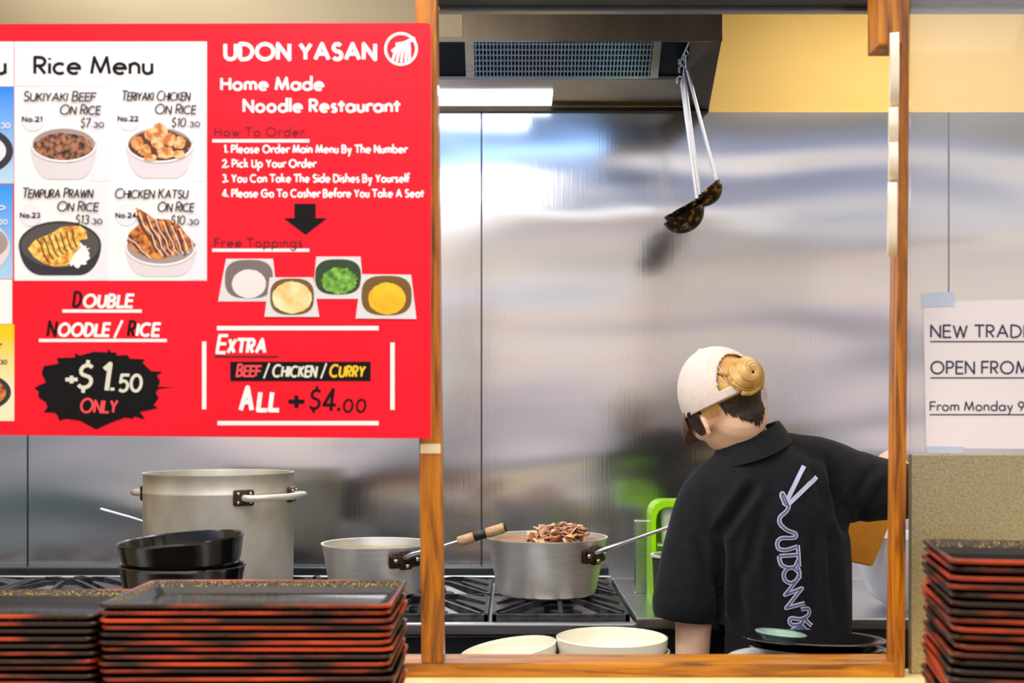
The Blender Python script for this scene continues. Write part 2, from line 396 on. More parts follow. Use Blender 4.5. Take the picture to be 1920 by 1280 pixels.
# ------------------------------------------------------------------ stroke lettering
GL = {'A': ("0,0 .4,1 .8,0;.16,.36 .64,.36", .8), 'B': ("0,0 0,1 .25,1 @.25,.76,.24,.24,90,-90 0,.52;.25,.52 @.27,.26,.27,.26,90,-90 0,0", .55),
 'C': ("@.5,.5,.5,.5,50,310", .84), 'D': ("0,0 0,1 .25,1 @.25,.5,.48,.5,90,-90 0,0", .73), 'E': (".48,1 0,1 0,0 .5,0;0,.52 .44,.52", .5),
 'F': (".48,1 0,1 0,0;0,.52 .43,.52", .48), 'G': ("@.5,.5,.5,.5,48,360 .58,.5", 1), 'H': ("0,0 0,1;.64,0 .64,1;0,.52 .64,.52", .64),
 'I': ("0,0 0,1", 0), 'J': (".3,1 .3,.2 @.12,.2,.18,.2,0,-140", .3), 'K': ("0,0 0,1;.55,1 0,.45;.14,.58 .58,0", .58), 'L': ("0,1 0,0 .46,0", .46),
 'M': ("0,0 .14,1 .46,.1 .78,1 .92,0", .92), 'N': ("0,0 0,1 .68,0 .68,1", .68), 'O': ("@.5,.5,.5,.5,90,450", 1),
 'P': ("0,0 0,1 .26,1 @.26,.74,.26,.26,90,-90 0,.48", .52), 'R': ("0,0 0,1 .26,1 @.26,.74,.26,.26,90,-90 0,.48;.2,.48 .52,0", .53),
 'S': ("@.25,.76,.22,.24,30,260 @.25,.26,.25,.26,80,-150", .5), 'T': ("0,1 .6,1;.3,1 .3,0", .6), 'U': ("0,1 0,.32 @.31,.31,.31,.31,180,360 .62,1", .62),
 'V': ("0,1 .36,0 .72,1", .72), 'W': ("0,1 .26,0 .5,.9 .74,0 1,1", 1), 'X': ("0,0 .58,1;0,1 .58,0", .58), 'Y': ("0,1 .32,.48 .64,1;.32,.48 .32,0", .64),
 'a': ("@.3,.31,.3,.31,0,360;.6,.64 .6,0", .6), 'b': ("@.3,.31,.3,.31,0,360;0,1.05 0,0", .6), 'c': ("@.3,.31,.3,.31,48,312", .5),
 'd': ("@.3,.31,.3,.31,0,360;.6,1.05 .6,0", .6), 'e': (".04,.33 .6,.33 @.3,.31,.3,.31,0,312", .6), 'f': ("@.24,.86,.15,.18,50,180 .09,0;-.04,.6 .26,.6", .26),
 'g': ("@.3,.31,.3,.31,0,360;.6,.64 .6,-.04 @.3,-.04,.3,.25,0,-150", .6), 'h': ("0,1.05 0,0;0,.36 @.24,.38,.24,.26,180,0 .48,0", .48),
 'i': ("0,.64 0,0;0,.86 0,.96", 0), 'k': ("0,1.05 0,0;.4,.64 0,.3;.12,.4 .44,0", .44), 'l': ("0,1.05 0,0", 0),
 'm': ("0,.64 0,0;0,.4 @.2,.42,.2,.22,180,0 .4,0;.4,.4 @.6,.42,.2,.22,180,0 .8,0", .8), 'n': ("0,.64 0,0;0,.36 @.23,.38,.23,.26,180,0 .46,0", .46),
 'o': ("@.3,.31,.3,.31,0,360", .6), 'p': ("@.3,.31,.3,.31,0,360;0,.64 0,-.32", .6), 'r': ("0,.64 0,0;0,.36 @.22,.38,.22,.25,180,55", .28),
 's': ("@.17,.48,.14,.15,30,260 @.17,.165,.17,.165,80,-150", .34), 't': (".13,.92 .13,0;-.02,.62 .28,.62", .26), 'u': ("0,.64 0,.24 @.22,.24,.22,.24,180,360 .44,.64;.44,.3 .44,0", .44),
 'v': ("0,.64 .24,0 .48,.64", .48), 'w': ("0,.64 .18,0 .36,.6 .54,0 .72,.64", .72), 'y': ("0,.64 .25,.03;.5,.64 .14,-.32", .5),
 '0': ("@.3,.5,.3,.5,90,450", .6), '1': ("0,.8 .18,1 .18,0", .2), '2': ("@.27,.72,.26,.28,170,-38 0,0 .56,0", .54), '3': ("@.24,.76,.22,.24,150,-90 @.24,.26,.27,.26,90,-150", .5),
 '4': (".42,0 .42,1 0,.28 .58,.28", .56), '5': (".48,1 .12,1 .07,.55 @.24,.32,.27,.32,125,-140", .5), '7': ("0,1 .5,1 .14,0", .5), '9': ("@.28,.7,.28,.3,0,360;.55,.62 .22,0", .56),
 '$': ("@.25,.76,.22,.22,30,260 @.25,.27,.25,.25,80,-150;.25,1.1 .25,.96;.25,.04 .25,-.1", .5), '+': ("0,.42 .5,.42;.25,.67 .25,.17", .5), '.': ("0,0 0,.2", 0),
 '/': ("0,-.05 .3,1.05", .3)}

def strokes(ch):
    s, w = GL[ch]; out = []
    for st in s.split(';'):
        pts = []
        for tk in st.split():
            if tk[0] == '@':
                cx, cy, rx, ry, a0, a1 = [float(v) for v in tk[1:].split(',')]
                k = max(4, int(abs(a1-a0)/24))
                pts += [(cx+rx*math.cos(math.radians(a0+(a1-a0)*i/k)), cy+ry*math.sin(math.radians(a0+(a1-a0)*i/k))) for i in range(k+1)]
            else:
                pts.append(tuple(float(v) for v in tk.split(',')))
        out.append(pts)
    return out, w

def ribbon2(pts, w):
    """2-D polyline -> left and right offset points, mitred"""
    q = [pts[0]]
    for p in pts[1:]:
        if math.hypot(p[0]-q[-1][0], p[1]-q[-1][1]) > 1e-6: q.append(p)
    pts = q; n = len(pts)
    if n < 2: return [], []
    closed = n > 3 and math.hypot(pts[0][0]-pts[-1][0], pts[0][1]-pts[-1][1]) < 1e-4
    L, R = [], []
    for i in range(n):
        if closed and i in (0, n-1): a, b = pts[n-2], pts[1]; a2, b2 = (pts[n-2], pts[0]), (pts[0], pts[1])
        elif i == 0: a2 = b2 = (pts[0], pts[1])
        elif i == n-1: a2 = b2 = (pts[n-2], pts[n-1])
        else: a2, b2 = (pts[i-1], pts[i]), (pts[i], pts[i+1])
        def nn(s):
            dx, dy = s[1][0]-s[0][0], s[1][1]-s[0][1]; l = math.hypot(dx, dy) or 1
            return -dy/l, dx/l
        n1, n2 = nn(a2), nn(b2)
        mx, my = n1[0]+n2[0], n1[1]+n2[1]; l2 = mx*mx+my*my
        if l2 < 0.25: k = 1.0; mx, my = n1
        else: k = 2/l2
        k = min(k, 1.6) if l2 >= 0.25 else 1
        L.append((pts[i][0]+mx*k*w/2, pts[i][1]+my*k*w/2)); R.append((pts[i][0]-mx*k*w/2, pts[i][1]-my*k*w/2))
    return L, R

def layout(txt, small=None, gap=0.2):
    """characters -> strokes in cap-height units; small: height of the letters after each word's first (small capitals)"""
    x = 0; out = []; first = True
    for ch in txt:
        if ch == ' ': x += 0.38; first = True; continue
        sc = 1.0
        if small and not first: sc = small
        st, w = strokes(ch)
        for s in st: out.append([(x+px*sc, py*sc) for px, py in s])
        x += w*sc+gap; first = ch in '/'
    return out, x-gap

def word(bm, txt, x0, x1, base, cap, wt, place, small=None, shear=0.0, gap=0.2, taper=None):
    """lettering between pixels x0..x1 on baseline, as flat ribbons; place(px, py) -> 3-D point"""
    st, w = layout(txt, small, gap)
    lw = wt*cap
    sx = (x1-x0-lw-shear*cap*0.9)/w if w > 0.01 else cap
    for s in st:
        s = list(s)
        if len(s) > 1:
            for e, f in ((0, 1), (-1, -2)):     # level strokes reach half a stroke further
                dx, dy = s[e][0]-s[f][0], s[e][1]-s[f][1]
                if abs(dx) > 2*abs(dy) and math.hypot(s[0][0]-s[-1][0], s[0][1]-s[-1][1]) > 1e-3: s[e] = (s[e][0]+math.copysign(lw/2/abs(sx), dx), s[e][1])
        pts = [(x0+lw/2+px*sx+shear*py*cap, base-lw*0.5*0-py*cap+(lw/2)*(2*py-1)*(1 if 0 <= py <= 1 else 0)) for px, py in s]
        ribbon(bm, pts, lw, place)

NST = [0]
def ribbon(bm, pts, w, place):
    """flat ribbon; split at sharp corners, which get a round joint; each piece lies a hair in front of the one before"""
    runs = [[pts[0]]]; joints = []
    for i in range(1, len(pts)):
        runs[-1].append(pts[i])
        if i < len(pts)-1:
            ax, ay = pts[i][0]-pts[i-1][0], pts[i][1]-pts[i-1][1]; bx, by = pts[i+1][0]-pts[i][0], pts[i+1][1]-pts[i][1]
            la, lb = math.hypot(ax, ay), math.hypot(bx, by)
            if la > 1e-6 and lb > 1e-6 and (ax*bx+ay*by)/(la*lb) < 0.35: joints.append(pts[i]); runs.append([pts[i]])
    for r in runs:
        L, R = ribbon2(r, w)
        if not L: continue
        NST[0] += 1; o = Vector((0, -0.000012*(NST[0] % 14), 0))
        a = [bm.verts.new(place(*p)+o) for p in L]; b = [bm.verts.new(place(*p)+o) for p in R]
        for i in range(len(a)-1):
            bm.faces.new((a[i], a[i+1], b[i+1], b[i]))
    for p in joints:
        NST[0] += 1; o = Vector((0, -0.000012*(NST[0] % 14), 0))
        bm.faces.new([bm.verts.new(place(p[0]+w*0.5*math.cos(t), p[1]+w*0.5*math.sin(t))+o) for t in [2*PI*i/12 for i in range(12)]])

def flat(bm, poly, place):
    bm.faces.new([bm.verts.new(place(*p)) for p in poly])
    return bm

def ell(cx, cy, rx, ry, a0=0, a1=360, n=40):
    k = n if abs(a1-a0) < 360 else n-1
    return [(cx+rx*math.cos(math.radians(a0+(a1-a0)*i/n)), cy+ry*math.sin(math.radians(a0+(a1-a0)*i/n))) for i in range(k+1)]

ORD = ['topmost', 'second', 'third', 'fourth', 'fifth', 'sixth', 'seventh', 'eighth', 'ninth', 'tenth', 'eleventh', 'twelfth', 'thirteenth', 'fourteenth',
       'fifteenth', 'sixteenth', 'seventeenth', 'eighteenth', 'nineteenth', 'twentieth', 'twenty-first', 'twenty-second', 'twenty-third', 'twenty-fourth',
       'twenty-fifth', 'twenty-sixth']

# ------------------------------------------------------------------ setting
WY = 3.5                                   # the back wall
struct('floor', box(B(), -2.6, 2.6, 1.0, 3.7, -0.1, 0.0), M['floor'])
struct('ceiling', box(B(), -2.6, 2.6, 1.9, 3.7, 2.8, 2.9), M['ceiling'])
struct('wall_back', box(B(), -2.6, 2.6, WY, WY+0.1, 0.0, 2.8), M['yellow'])
struct('wall_left', box(B(), -2.6, -2.5, 1.95, WY, 0.0, 2.8), M['side_wall'])
struct('wall_right', box(B(), 2.5, 2.6, 1.95, WY, 0.0, 2.8), M['side_wall'])
# steel wall sheets with narrow gaps between them
seams = [-2.5, (55-CX)/FPX*WY, (903-CX)/FPX*WY, (1776-CX)/FPX*WY, 2.5]
for i, (a, b) in enumerate(zip(seams, seams[1:])):
    o = struct('trim_%d' % (i+1), box(B(), a+0.0015-0, b-0.0015, WY-0.012, WY, 0.02, 2.362, 0.001, 1), M['steel_wall'])
    o['label'] = ['leftmost brushed steel wall sheet', 'steel wall sheet behind the stock pot', 'wide steel wall sheet behind the cook', 'steel wall sheet behind the paper notice'][i]
    bm = B(); box(bm, b-0.0022, b+0.0022, WY-0.0140, WY-0.0122, 0.02, 2.362, 0.001, 1)
    if i < 3:
        o = struct('trim_%d' % (i+5), bm, M['dark_steel']); o['label'] = ['steel joint strip left of the stock pot', 'steel joint strip beside the left hatch post', 'steel joint strip above the paper notice'][i]
    else: bm.free()

# front counter the trays stand on, and its kitchen side
CT = 1.040
fc = thing('front_counter', 'cream counter top under the tray stacks', 'counter', (0, 1.5, 0))
obj('counter_top', box(B(), -1.7, 1.7, 1.02-1.5, 1.93-1.5, CT-0.04, CT, 0.004), M['laminate'], fc)
obj('counter_body', box(B(), -1.65, 1.65, 1.1-1.5, 1.9-1.5, 0.0, CT-0.04), M['wood_dark'], fc)

# pass shelf behind the hatch sill
ps = thing('pass_bench', 'low steel bench behind the hatch sill holding bowls and plates', 'bench', (0, 2.15, 0))
PZ = 0.945
obj('bench_top', box(B(), -1.3, 1.3, 1.95-2.15, 2.33-2.15, PZ-0.03, PZ, 0.004), M['steel'], ps)
obj('bench_body', box(B(), -1.28, 1.28, 1.96-2.15, 2.30-2.15, 0.0, PZ-0.03), M['dark_steel'], ps)

# ------------------------------------------------------------------ hatch frame
FD = 1.86
fr = thing('hatch_frame', 'orange-brown stained wooden frame around the serving hatch', 'frame', (0.3, FD, CT))
def F(px, py, d): return at(px, py, d)-Vector((0.3, FD, CT))
def post(name, x0t, x1t, yt, x0b, x1b, yb, depth, m):
    bm = B()
    q = [F(x0b, yb, FD), F(x1b, yb, FD), F(x1t, yt, FD), F(x0t, yt, FD)]
    prism(bm, q, (0, depth, 0)); bmesh.ops.bevel(bm, geom=bm.edges[:], offset=0.0015, segments=2, affect='EDGES')
    return obj(name, bm, m, fr)
post('post', 777, 817, -120, 790, 831, 1242.6, 0.06, M['wood_z'])
post('post', 1690, 1707, -120, 1676, 1697, 1269.5, 0.04, M['wood_z'])
bm = B()
zt = EYE-(1243-HZ)/FPX*FD
box(bm, -1.6, at(1697, 0, FD).x-0.3, 0.0012, 0.075, EYE-(1270-HZ)/FPX*FD-CT, zt-CT, 0.002)
obj('sill', bm, M['wood_x'], fr)
bm = B(); b0 = F(1648, -120, FD-0.01); b1 = F(1692, 84, FD-0.01)
box(bm, b0.x, b1.x, -0.012, 0.05, b1.z, b0.z, 0.002)
obj('head_block', bm, M['wood_z'], fr)

# steel lintel inside the hatch
ln = thing('lintel_channel', 'dark steel channel running across the top of the hatch', 'channel', (0.4, 2.0, at(0, 18, 1.99).z))
bm = B(); x0 = at(822, 0, 2.0).x-0.4; x1 = 1.6
box(bm, x0, x1, -0.05, 0.0, 0.004, 0.055, 0.002); obj('channel', bm, M['dark_steel'], ln)
bm = B(); box(bm, x0, x1, -0.012, 0.006, -0.003, 0.012, 0.002); obj('lip', bm, M['steel'], ln)

# right side: lower speckled steel panel, clear pane above it
bm = B(); pz1 = at(0, 851, 1.9).z
xr0 = at(1703, 0, 1.9).x
sp = obj('partition_panel', box(bm, xr0, 1.3, 1.885, 1.90, CT, pz1, 0.001), M['steel_gold_glints'])
tag(sp, 'grey steel panel with painted golden reflections behind the right tray stack', 'panel')
bm = B(); box(bm, xr0+0.0, 1.3, 1.889, 1.894, pz1, 2.5)
gl = obj('clear_screen', bm, M['clear']); tag(gl, 'clear acrylic screen right of the hatch carrying the paper notice', 'screen')

# ------------------------------------------------------------------ extractor hood
HB = 2.364
HF = 2.83
hd = thing('extractor_hood', 'brown-grey steel extractor hood over the stove with mesh filter', 'extractor hood', (0, HF, HB))
XR_F, XR_B, XL = 0.507, 0.583, -2.3
bm = B()
xs_ = at(868, 0, HF).x
prism(bm, [(xs_, 0, 0.003), (XR_F, 0, 0.003), (XR_F, 0, 0.42), (xs_, 0, 0.42)], (0, 0.012, 0)); obj('front_panel', bm, M['hood_steel'], hd)
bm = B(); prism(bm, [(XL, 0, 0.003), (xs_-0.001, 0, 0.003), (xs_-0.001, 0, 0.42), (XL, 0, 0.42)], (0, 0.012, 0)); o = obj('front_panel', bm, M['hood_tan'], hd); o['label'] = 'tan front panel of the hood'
bm = B(); box(bm, XL, XR_F-0.014, 0.0125, 0.0145, 0.012, 0.42); obj('added_reflector', bm, mat('pale_reflector', (196, 204, 216), 0.5, 0.4, col2=(204, 212, 222), scale=4), hd)  # unseen pale reflector, added to throw blue light into the wall top
bm = B(); prism(bm, [(XL, -0.003, -0.004), (XR_F, -0.003, -0.004), (XR_F, 0.03, 0.004), (XL, 0.03, 0.004)], (0, 0, 0.01)); obj('front_lip', bm, M['hood_steel'], hd)
bm = B()
yb = WY-HF-0.013
prism(bm, [(XR_F, 0.0125, 0.0), (XR_B, yb, 0.0), (XR_B, yb, 0.42), (XR_F, 0.0125, 0.42)], (-0.012, 0, 0)); obj('side_panel', bm, M['hood_steel'], hd)
bm = B()
prism(bm, [(XR_F, 0.012, -0.002), (XR_B, yb, -0.002), (XR_B-0.085, yb-0.02, 0.012), (XR_F-0.07, 0.03, 0.012)], (0, 0, 0.004)); obj('side_lip', bm, M['hood_steel'], hd)
# underside ledge at the back, with a glowing strip that imitates light reflected on it
bm = B()
def H(px, py, d): return at(px, py, d)-Vector((0, HF, HB))
z1 = H(0, 149, 3.25).z; z2 = H(0, 169, 3.34).z; z3 = H(0, 199, yb+HF).z
for (ya, za, ybb, zb) in ((3.25, z1, 3.34, z2), (3.34, z2, yb+HF, z3)):
    prism(bm, [(XL, ya-HF, za), (XR_B-0.06, ya-HF, za), (XR_B-0.05, ybb-HF, zb), (XL, ybb-HF, zb)], (0, 0, 0.006))
obj('ledge', bm, M['steel'], hd)
bm = B(); prism(bm, [(XL, yb-0.015, -0.004), (XR_B, yb-0.015, -0.004), (XR_B, yb, -0.004), (XL, yb, -0.004)], (0, 0, 0.012)); obj('back_lip', bm, M['hood_steel'], hd)
bm = B()
xa, xb = at(700, 0, 3.4).x-1.0, at(1035, 0, 3.42).x
tl = (z3-z2)/(yb+HF-3.34)
def LZ(y): return z2+(y-3.34)*tl-0.0015
prism(bm, [(xa, 3.345-HF, LZ(3.345)), (xb, 3.345-HF, LZ(3.345)), (xb, 3.465-HF, LZ(3.465)), (xa, 3.465-HF, LZ(3.465))], (0, 0, -0.004))
lp = obj('ledge_glare', bm, M['glare'], hd); lp['label'] = 'glowing white strip painted as reflected hood light'
# filter: sloping frame and wire mesh
fA = Vector((0, 3.25-HF, z1+0.002)); fB = Vector((0, 2.99-HF, z1+0.235))
fdir = (fB-fA).normalized(); fn = Vector((0, fdir.z, -fdir.y))*-1
xf0, xf1 = at(873, 0, 3.22).x, at(1236, 0, 3.22).x
def FP(x, t, o=0): return Vector((x, 0, 0))+fA+fdir*t+fn*o
L_ = (fB-fA).length
bm = B(); prism(bm, [FP(XL, 0, -0.012), FP(XR_B-0.06, 0, -0.012), FP(XR_F-0.02, L_, -0.012), FP(XL, L_, -0.012)], -fn*0.004); obj('backing_plate', bm, mat('filter_backing', (26, 36, 46), 0.5, 0.5), hd)
bm = B()
for (a, b, c, d) in ((xf0, xf0+0.024, 0, L_), (xf1-0.022, xf1, 0, L_), (xf0, xf1, 0, 0.004), (xf0, xf1, L_-0.02, L_)):
    prism(bm, [FP(a, c), FP(b, c), FP(b, d), FP(a, d)], -fn*0.01)
ff = obj('filter_frame', bm, M['steel'], hd)
bm = B(); nx = 50; p_ = (xf1-xf0-0.046)/nx
for i in range(nx):
    x = xf0+0.024+(i+0.5)*p_
    prism(bm, [FP(x-p_*0.17, 0), FP(x+p_*0.17, 0), FP(x+p_*0.17, L_), FP(x-p_*0.17, L_)], -fn*0.006)
k = 0.0
while k < L_:
    prism(bm, [FP(xf0, k+0.004, -0.001), FP(xf1, k+0.004, -0.001), FP(xf1, k+0.0075, -0.001), FP(xf0, k+0.0075, -0.001)], -fn*0.004)
    k += 0.0165
obj('filter_mesh', bm, mat('blue_grey_wire', (150, 180, 215), 0.3, 0.8), ff)
# hook rail inside the hood's right corner
bm = B(); hp = H(1283, 108, 3.12)
tube(bm, [hp+Vector((0, -0.09, 0.012)), hp+Vector((0, 0.1, 0.012))], 0.003, 8)
for dy in (-0.035, 0.0, 0.035):
    tube(bm, [hp+Vector((0, dy, 0.012)), hp+Vector((0.006, dy, 0.0)), hp+Vector((0.0, dy, -0.010)), hp+Vector((-0.006, dy, -0.002))], 0.002, 8)
tube(bm, [hp+Vector((0, -0.09, 0.012)), hp+Vector((0, -0.09, 0.12))], 0.003, 8); tube(bm, [hp+Vector((0, 0.1, 0.012)), hp+Vector((0, 0.1, 0.12))], 0.003, 8)
obj('hook_rail', bm, M['ladle_rod'], hd)

# ------------------------------------------------------------------ hanging ladles
def ladle(label, top, bot, d, c, r, ang):
    """long rod from top to bot, half-round bowl whose rim runs along ang (degrees in the picture plane)"""
    t, b = at(*top, d), at(*bot, d)
    root = thing('ladle', label, 'ladle', t, group='ladles hanging from the hood')
    bm = B(); e = b-t
    hook = [Vector((-0.010, 0, -0.012)), Vector((-0.011, 0, 0.0)), Vector((-0.004, 0, 0.008)), Vector((0.004, 0, 0.004))]
    tube(bm, hook+[e*0.05, e*0.5, e], [0.003]*4+[0.0045, 0.0048, 0.0052], 10)
    obj('handle', bm, M['ladle_rod'], root, 60)
    bm = B(); R = r*d/FPX; n = 14
    prof = [(R*math.sin(a), -R*0.86*math.cos(a)) for a in [i*PI/2/n+0.001 for i in range(n+1)]]
    inner = [((R-0.002)*math.sin(a), -(R*0.86-0.002)*math.cos(a)) for a in [PI/2-i*PI/2/n+0.001 for i in range(n+1)]]
    lathe(bm, prof+[(R+0.0015, 0.001), (R-0.001, 0.002)]+inner, 36)
    rot = Matrix.Rotation(math.radians(ang), 4, 'Y') @ Matrix.Rotation(math.radians(6), 4, 'X')
    bmesh.ops.transform(bm, matrix=Matrix.Translation(at(*c, d)-t) @ rot, verts=bm.verts)
    obj('bowl', bm, M['ladle_bowl'], root, 60)
ladle('steel ladle hanging rightmost with its bowl above the other two', (1284, 113), (1343, 338), 3.12, (1325, 358), 31, -42)
ladle('steel ladle of the hanging pair with its bowl on top', (1281, 128), (1312, 365), 3.155, (1282, 388), 41, -29)
ladle('steel ladle of the hanging pair with its bowl underneath', (1277, 148), (1307, 372), 3.085, (1281, 402), 40, -27)

# ------------------------------------------------------------------ stove
SZ = 0.985
SF, SB = 2.69, 3.36
XS = at(1192, 0, SF).x
st = thing('gas_range', 'steel gas range with black cast-iron grates under the pans', 'stove', (-0.6, SF, 0))
ox, oy = 0.6, -SF
bm = B(); box(bm, -1.7+ox, XS+ox, 0.0, SB+oy, 0.0, SZ-0.035, 0.004); obj('body', bm, M['dark_steel'], st)
bm = B(); box(bm, -1.7+ox, XS+ox, -0.01, SB+oy, SZ-0.035, SZ-0.006, 0.003); obj('top_plate', bm, mat('bright_hob_plate', (205, 200, 196), 0.5, 0.5, col2=(222, 218, 214), scale=7), st)
bm = B(); box(bm, -1.7+ox, XS+ox, -0.025, 0.0, SZ-0.03, SZ+0.002, 0.006, 3); obj('front_rail', bm, M['steel'], st)
bm = B(); box(bm, -1.7+ox, XS+ox, SB+oy-0.02, SB+oy, SZ-0.006, SZ+0.018, 0.003); obj('back_rail', bm, M['steel'], st)
bm = B(); box(bm, -1.7+ox, XS+ox, WY+oy-0.06, WY+oy-0.013, SZ-0.02, SZ+0.03, 0.003); obj('back_guard', bm, M['dark_steel'], st)
GW = 0.318; cxs = [XS-0.012-GW/2-i*(GW+0.008) for i in range(6)]
for ci, cx in enumerate(cxs):
    for ri, (y0, y1) in enumerate(((SF+0.01, SF+0.30), (SF+0.31, SB-0.04))):
        bm = B(); x0, x1 = cx-GW/2, cx+GW/2; yc = (y0+y1)/2; t = 0.012; h0, h1 = SZ-0.004, SZ+0.016
        for (a, b, c, d) in ((x0, x1, y0, y0+t), (x0, x1, y1-t, y1), (x0, x0+t, y0, y1), (x1-t, x1, y0, y1)):
            box(bm, a+ox, b+ox, c+oy, d+oy, h0, h1, 0.002)
        for k in (1, 3, 5, 7, 2, 6):
            a = k*PI/4; ca, sa = math.cos(a), math.sin(a)
            ext = min((GW/2-0.005)/max(abs(ca), 1e-3), ((y1-y0)/2-0.005)/max(abs(sa), 1e-3)); r0 = 0.042
            px, py = -sa, ca; w = 0.005
            def q(r, s, z): return (cx+ca*r+px*s+ox, yc+sa*r+py*s+oy, z)
            prism(bm, [q(r0, -w, h1+0.012), q(ext, -w, h0), q(ext, -w, h1+0.002), q(r0+0.03, -w, h1+0.018), q(r0, -w, h1+0.018)], (px*2*w, py*2*w, 0))
        for sx in (-1, 1):          # broad wedge-shaped pads on the left and right sides
            for sy in (-1, 1):
                xo, yo = cx+sx*(GW/2-0.004)+ox, yc+sy*0.066+oy
                prism(bm, [(xo, yo-0.045, h1), (xo, yo+0.045, h1), (xo-sx*0.075, yo-sy*0.02+0.008, h1+0.018), (xo-sx*0.075, yo-sy*0.02-0.008, h1+0.018)], (0, 0, -0.016))
        g = obj('grate', bm, M['iron'], st)
        bm = B(); lathe(bm, [(0.001, SZ+0.012), (0.03, SZ+0.012), (0.036, SZ+0.008), (0.036, SZ-0.002), (0.058, SZ-0.004), (0.058, SZ-0.008)], 28, cx+ox, yc+oy)
        obj('burner', bm, M['dark_steel'], st, 40)
GT = SZ+0.034          # top of the grate fingers

# bench right of the stove, with its raised side plate
BZ = 0.975; BF = 2.80
wb = thing('work_bench', 'steel work bench right of the stove in front of the cook', 'bench', (0.9, BF, 0))
bm = B(); box(bm, XS+0.012-0.9, 2.4-0.9, 0.0, WY-0.014-BF, BZ-0.03, BZ, 0.005, 3); obj('bench_top', bm, M['steel'], wb)
bm = B(); box(bm, XS+0.012-0.9, 2.38-0.9, 0.02, WY-0.03-BF, 0.0, BZ-0.03); obj('bench_body', bm, M['dark_steel'], wb)
bm = B(); a, b = at(1190, 975, 3.2), at(1230, 1140, 3.2); box(bm, a.x-0.9, b.x-0.9+0.03, 3.2-BF, 3.23-BF, BZ, a.z, 0.003); obj('side_plate', bm, M['steel'], wb)

# ------------------------------------------------------------------ pots and pans
def pan_body(R1, R0, h, wall=0.004, n=64, lip=0.003):
    return [(0.001, 0.0), (R0-0.012, 0.0), (R0-0.003, 0.004), (R0, 0.014), (R1, h-0.004), (R1+lip, h-0.001), (R1+lip, h+0.0015), (R1-wall+0.001, h+0.001),
            (R1-wall, h-0.004), (R0-wall, 0.016), (R0-0.014, 0.006), (0.001, 0.005)]

# stock pot
SPD = 3.06
c = at(411, 886, SPD); R = 137/FPX*SPD; zr = c.z; h = zr-GT
sk = thing('stock_pot', 'large tall dull aluminium stock pot with two side handles', 'pot', (c.x, SPD, GT))
bm = B(); lathe(bm, pan_body(R, R, h, 0.005, lip=0.0015)[:4]+[(R, h*0.82), (R+0.0012, h*0.83), (R+0.0012, h*0.845), (R, h*0.855)]+pan_body(R, R, h, 0.005, lip=0.0025)[4:], 80); obj('body', bm, M['aluminium_old'], sk, 40)
def loop_handle(parent, a, z, spread):
    bm = B(); rv = B()
    def pol(ang, r, dz=0): return Vector((r*math.cos(ang), r*math.sin(ang), z+dz))
    tube(bm, [pol(a-spread, R-0.004), pol(a-spread, R+0.025), pol(a-spread*0.85, R+0.042), pol(a, R+0.048), pol(a+spread*0.85, R+0.042), pol(a+spread, R+0.025), pol(a+spread, R-0.004)], 0.0085, 12)
    o = obj('handle', bm, M['aluminium_old'], parent, 60)
    for s in (-1, 1):
        bk = B(); box(bk, -0.006, 0.010, -0.026, 0.026, -0.02, 0.02, 0.005, 3)
        bmesh.ops.transform(bk, matrix=Matrix.Translation(pol(a+s*spread, R)) @ Matrix.Rotation(a+s*spread, 4, 'Z'), verts=bk.verts)
        obj('bracket', bk, M['burnt'], o, 40)
        for t in (-0.015, 0.015):
            for u in (-0.011, 0.011):
                ball(rv, pol(a+s*spread+t/R, R+0.010, u), 0.0042, u=10, v=8)
    obj('rivets', rv, M['rivet'], o, 180)
hz = (EYE-(932-HZ)/FPX*2.92)-GT
loop_handle(sk, math.radians(-32), hz, 0.46)
loop_handle(sk, math.radians(152), hz+0.002, 0.46)

# small saucepan hidden behind the stock pot, only its handle shows
d = 3.345; e0, e1 = at(188, 954, 3.30), at(300, 985, d-0.0)
sh = thing('saucepan', 'saucepan behind the stock pot with only its thin steel handle showing', 'saucepan', (e1.x+0.06, d, GT))
bm = B(); hh = e1.z-GT; lathe(bm, pan_body(0.075, 0.07, hh+0.01, 0.003), 40); obj('body', bm, M['aluminium'], sh, 40)
bm = B(); o_ = Vector((e1.x+0.06, d, GT))
tube(bm, [e1-o_+Vector((0.0, 0, -0.004)), (e0+e1)/2-o_, e0-o_], [0.006, 0.0075, 0.0085], 10, flat=0.55); obj('handle', bm, M['steel'], sh, 60)

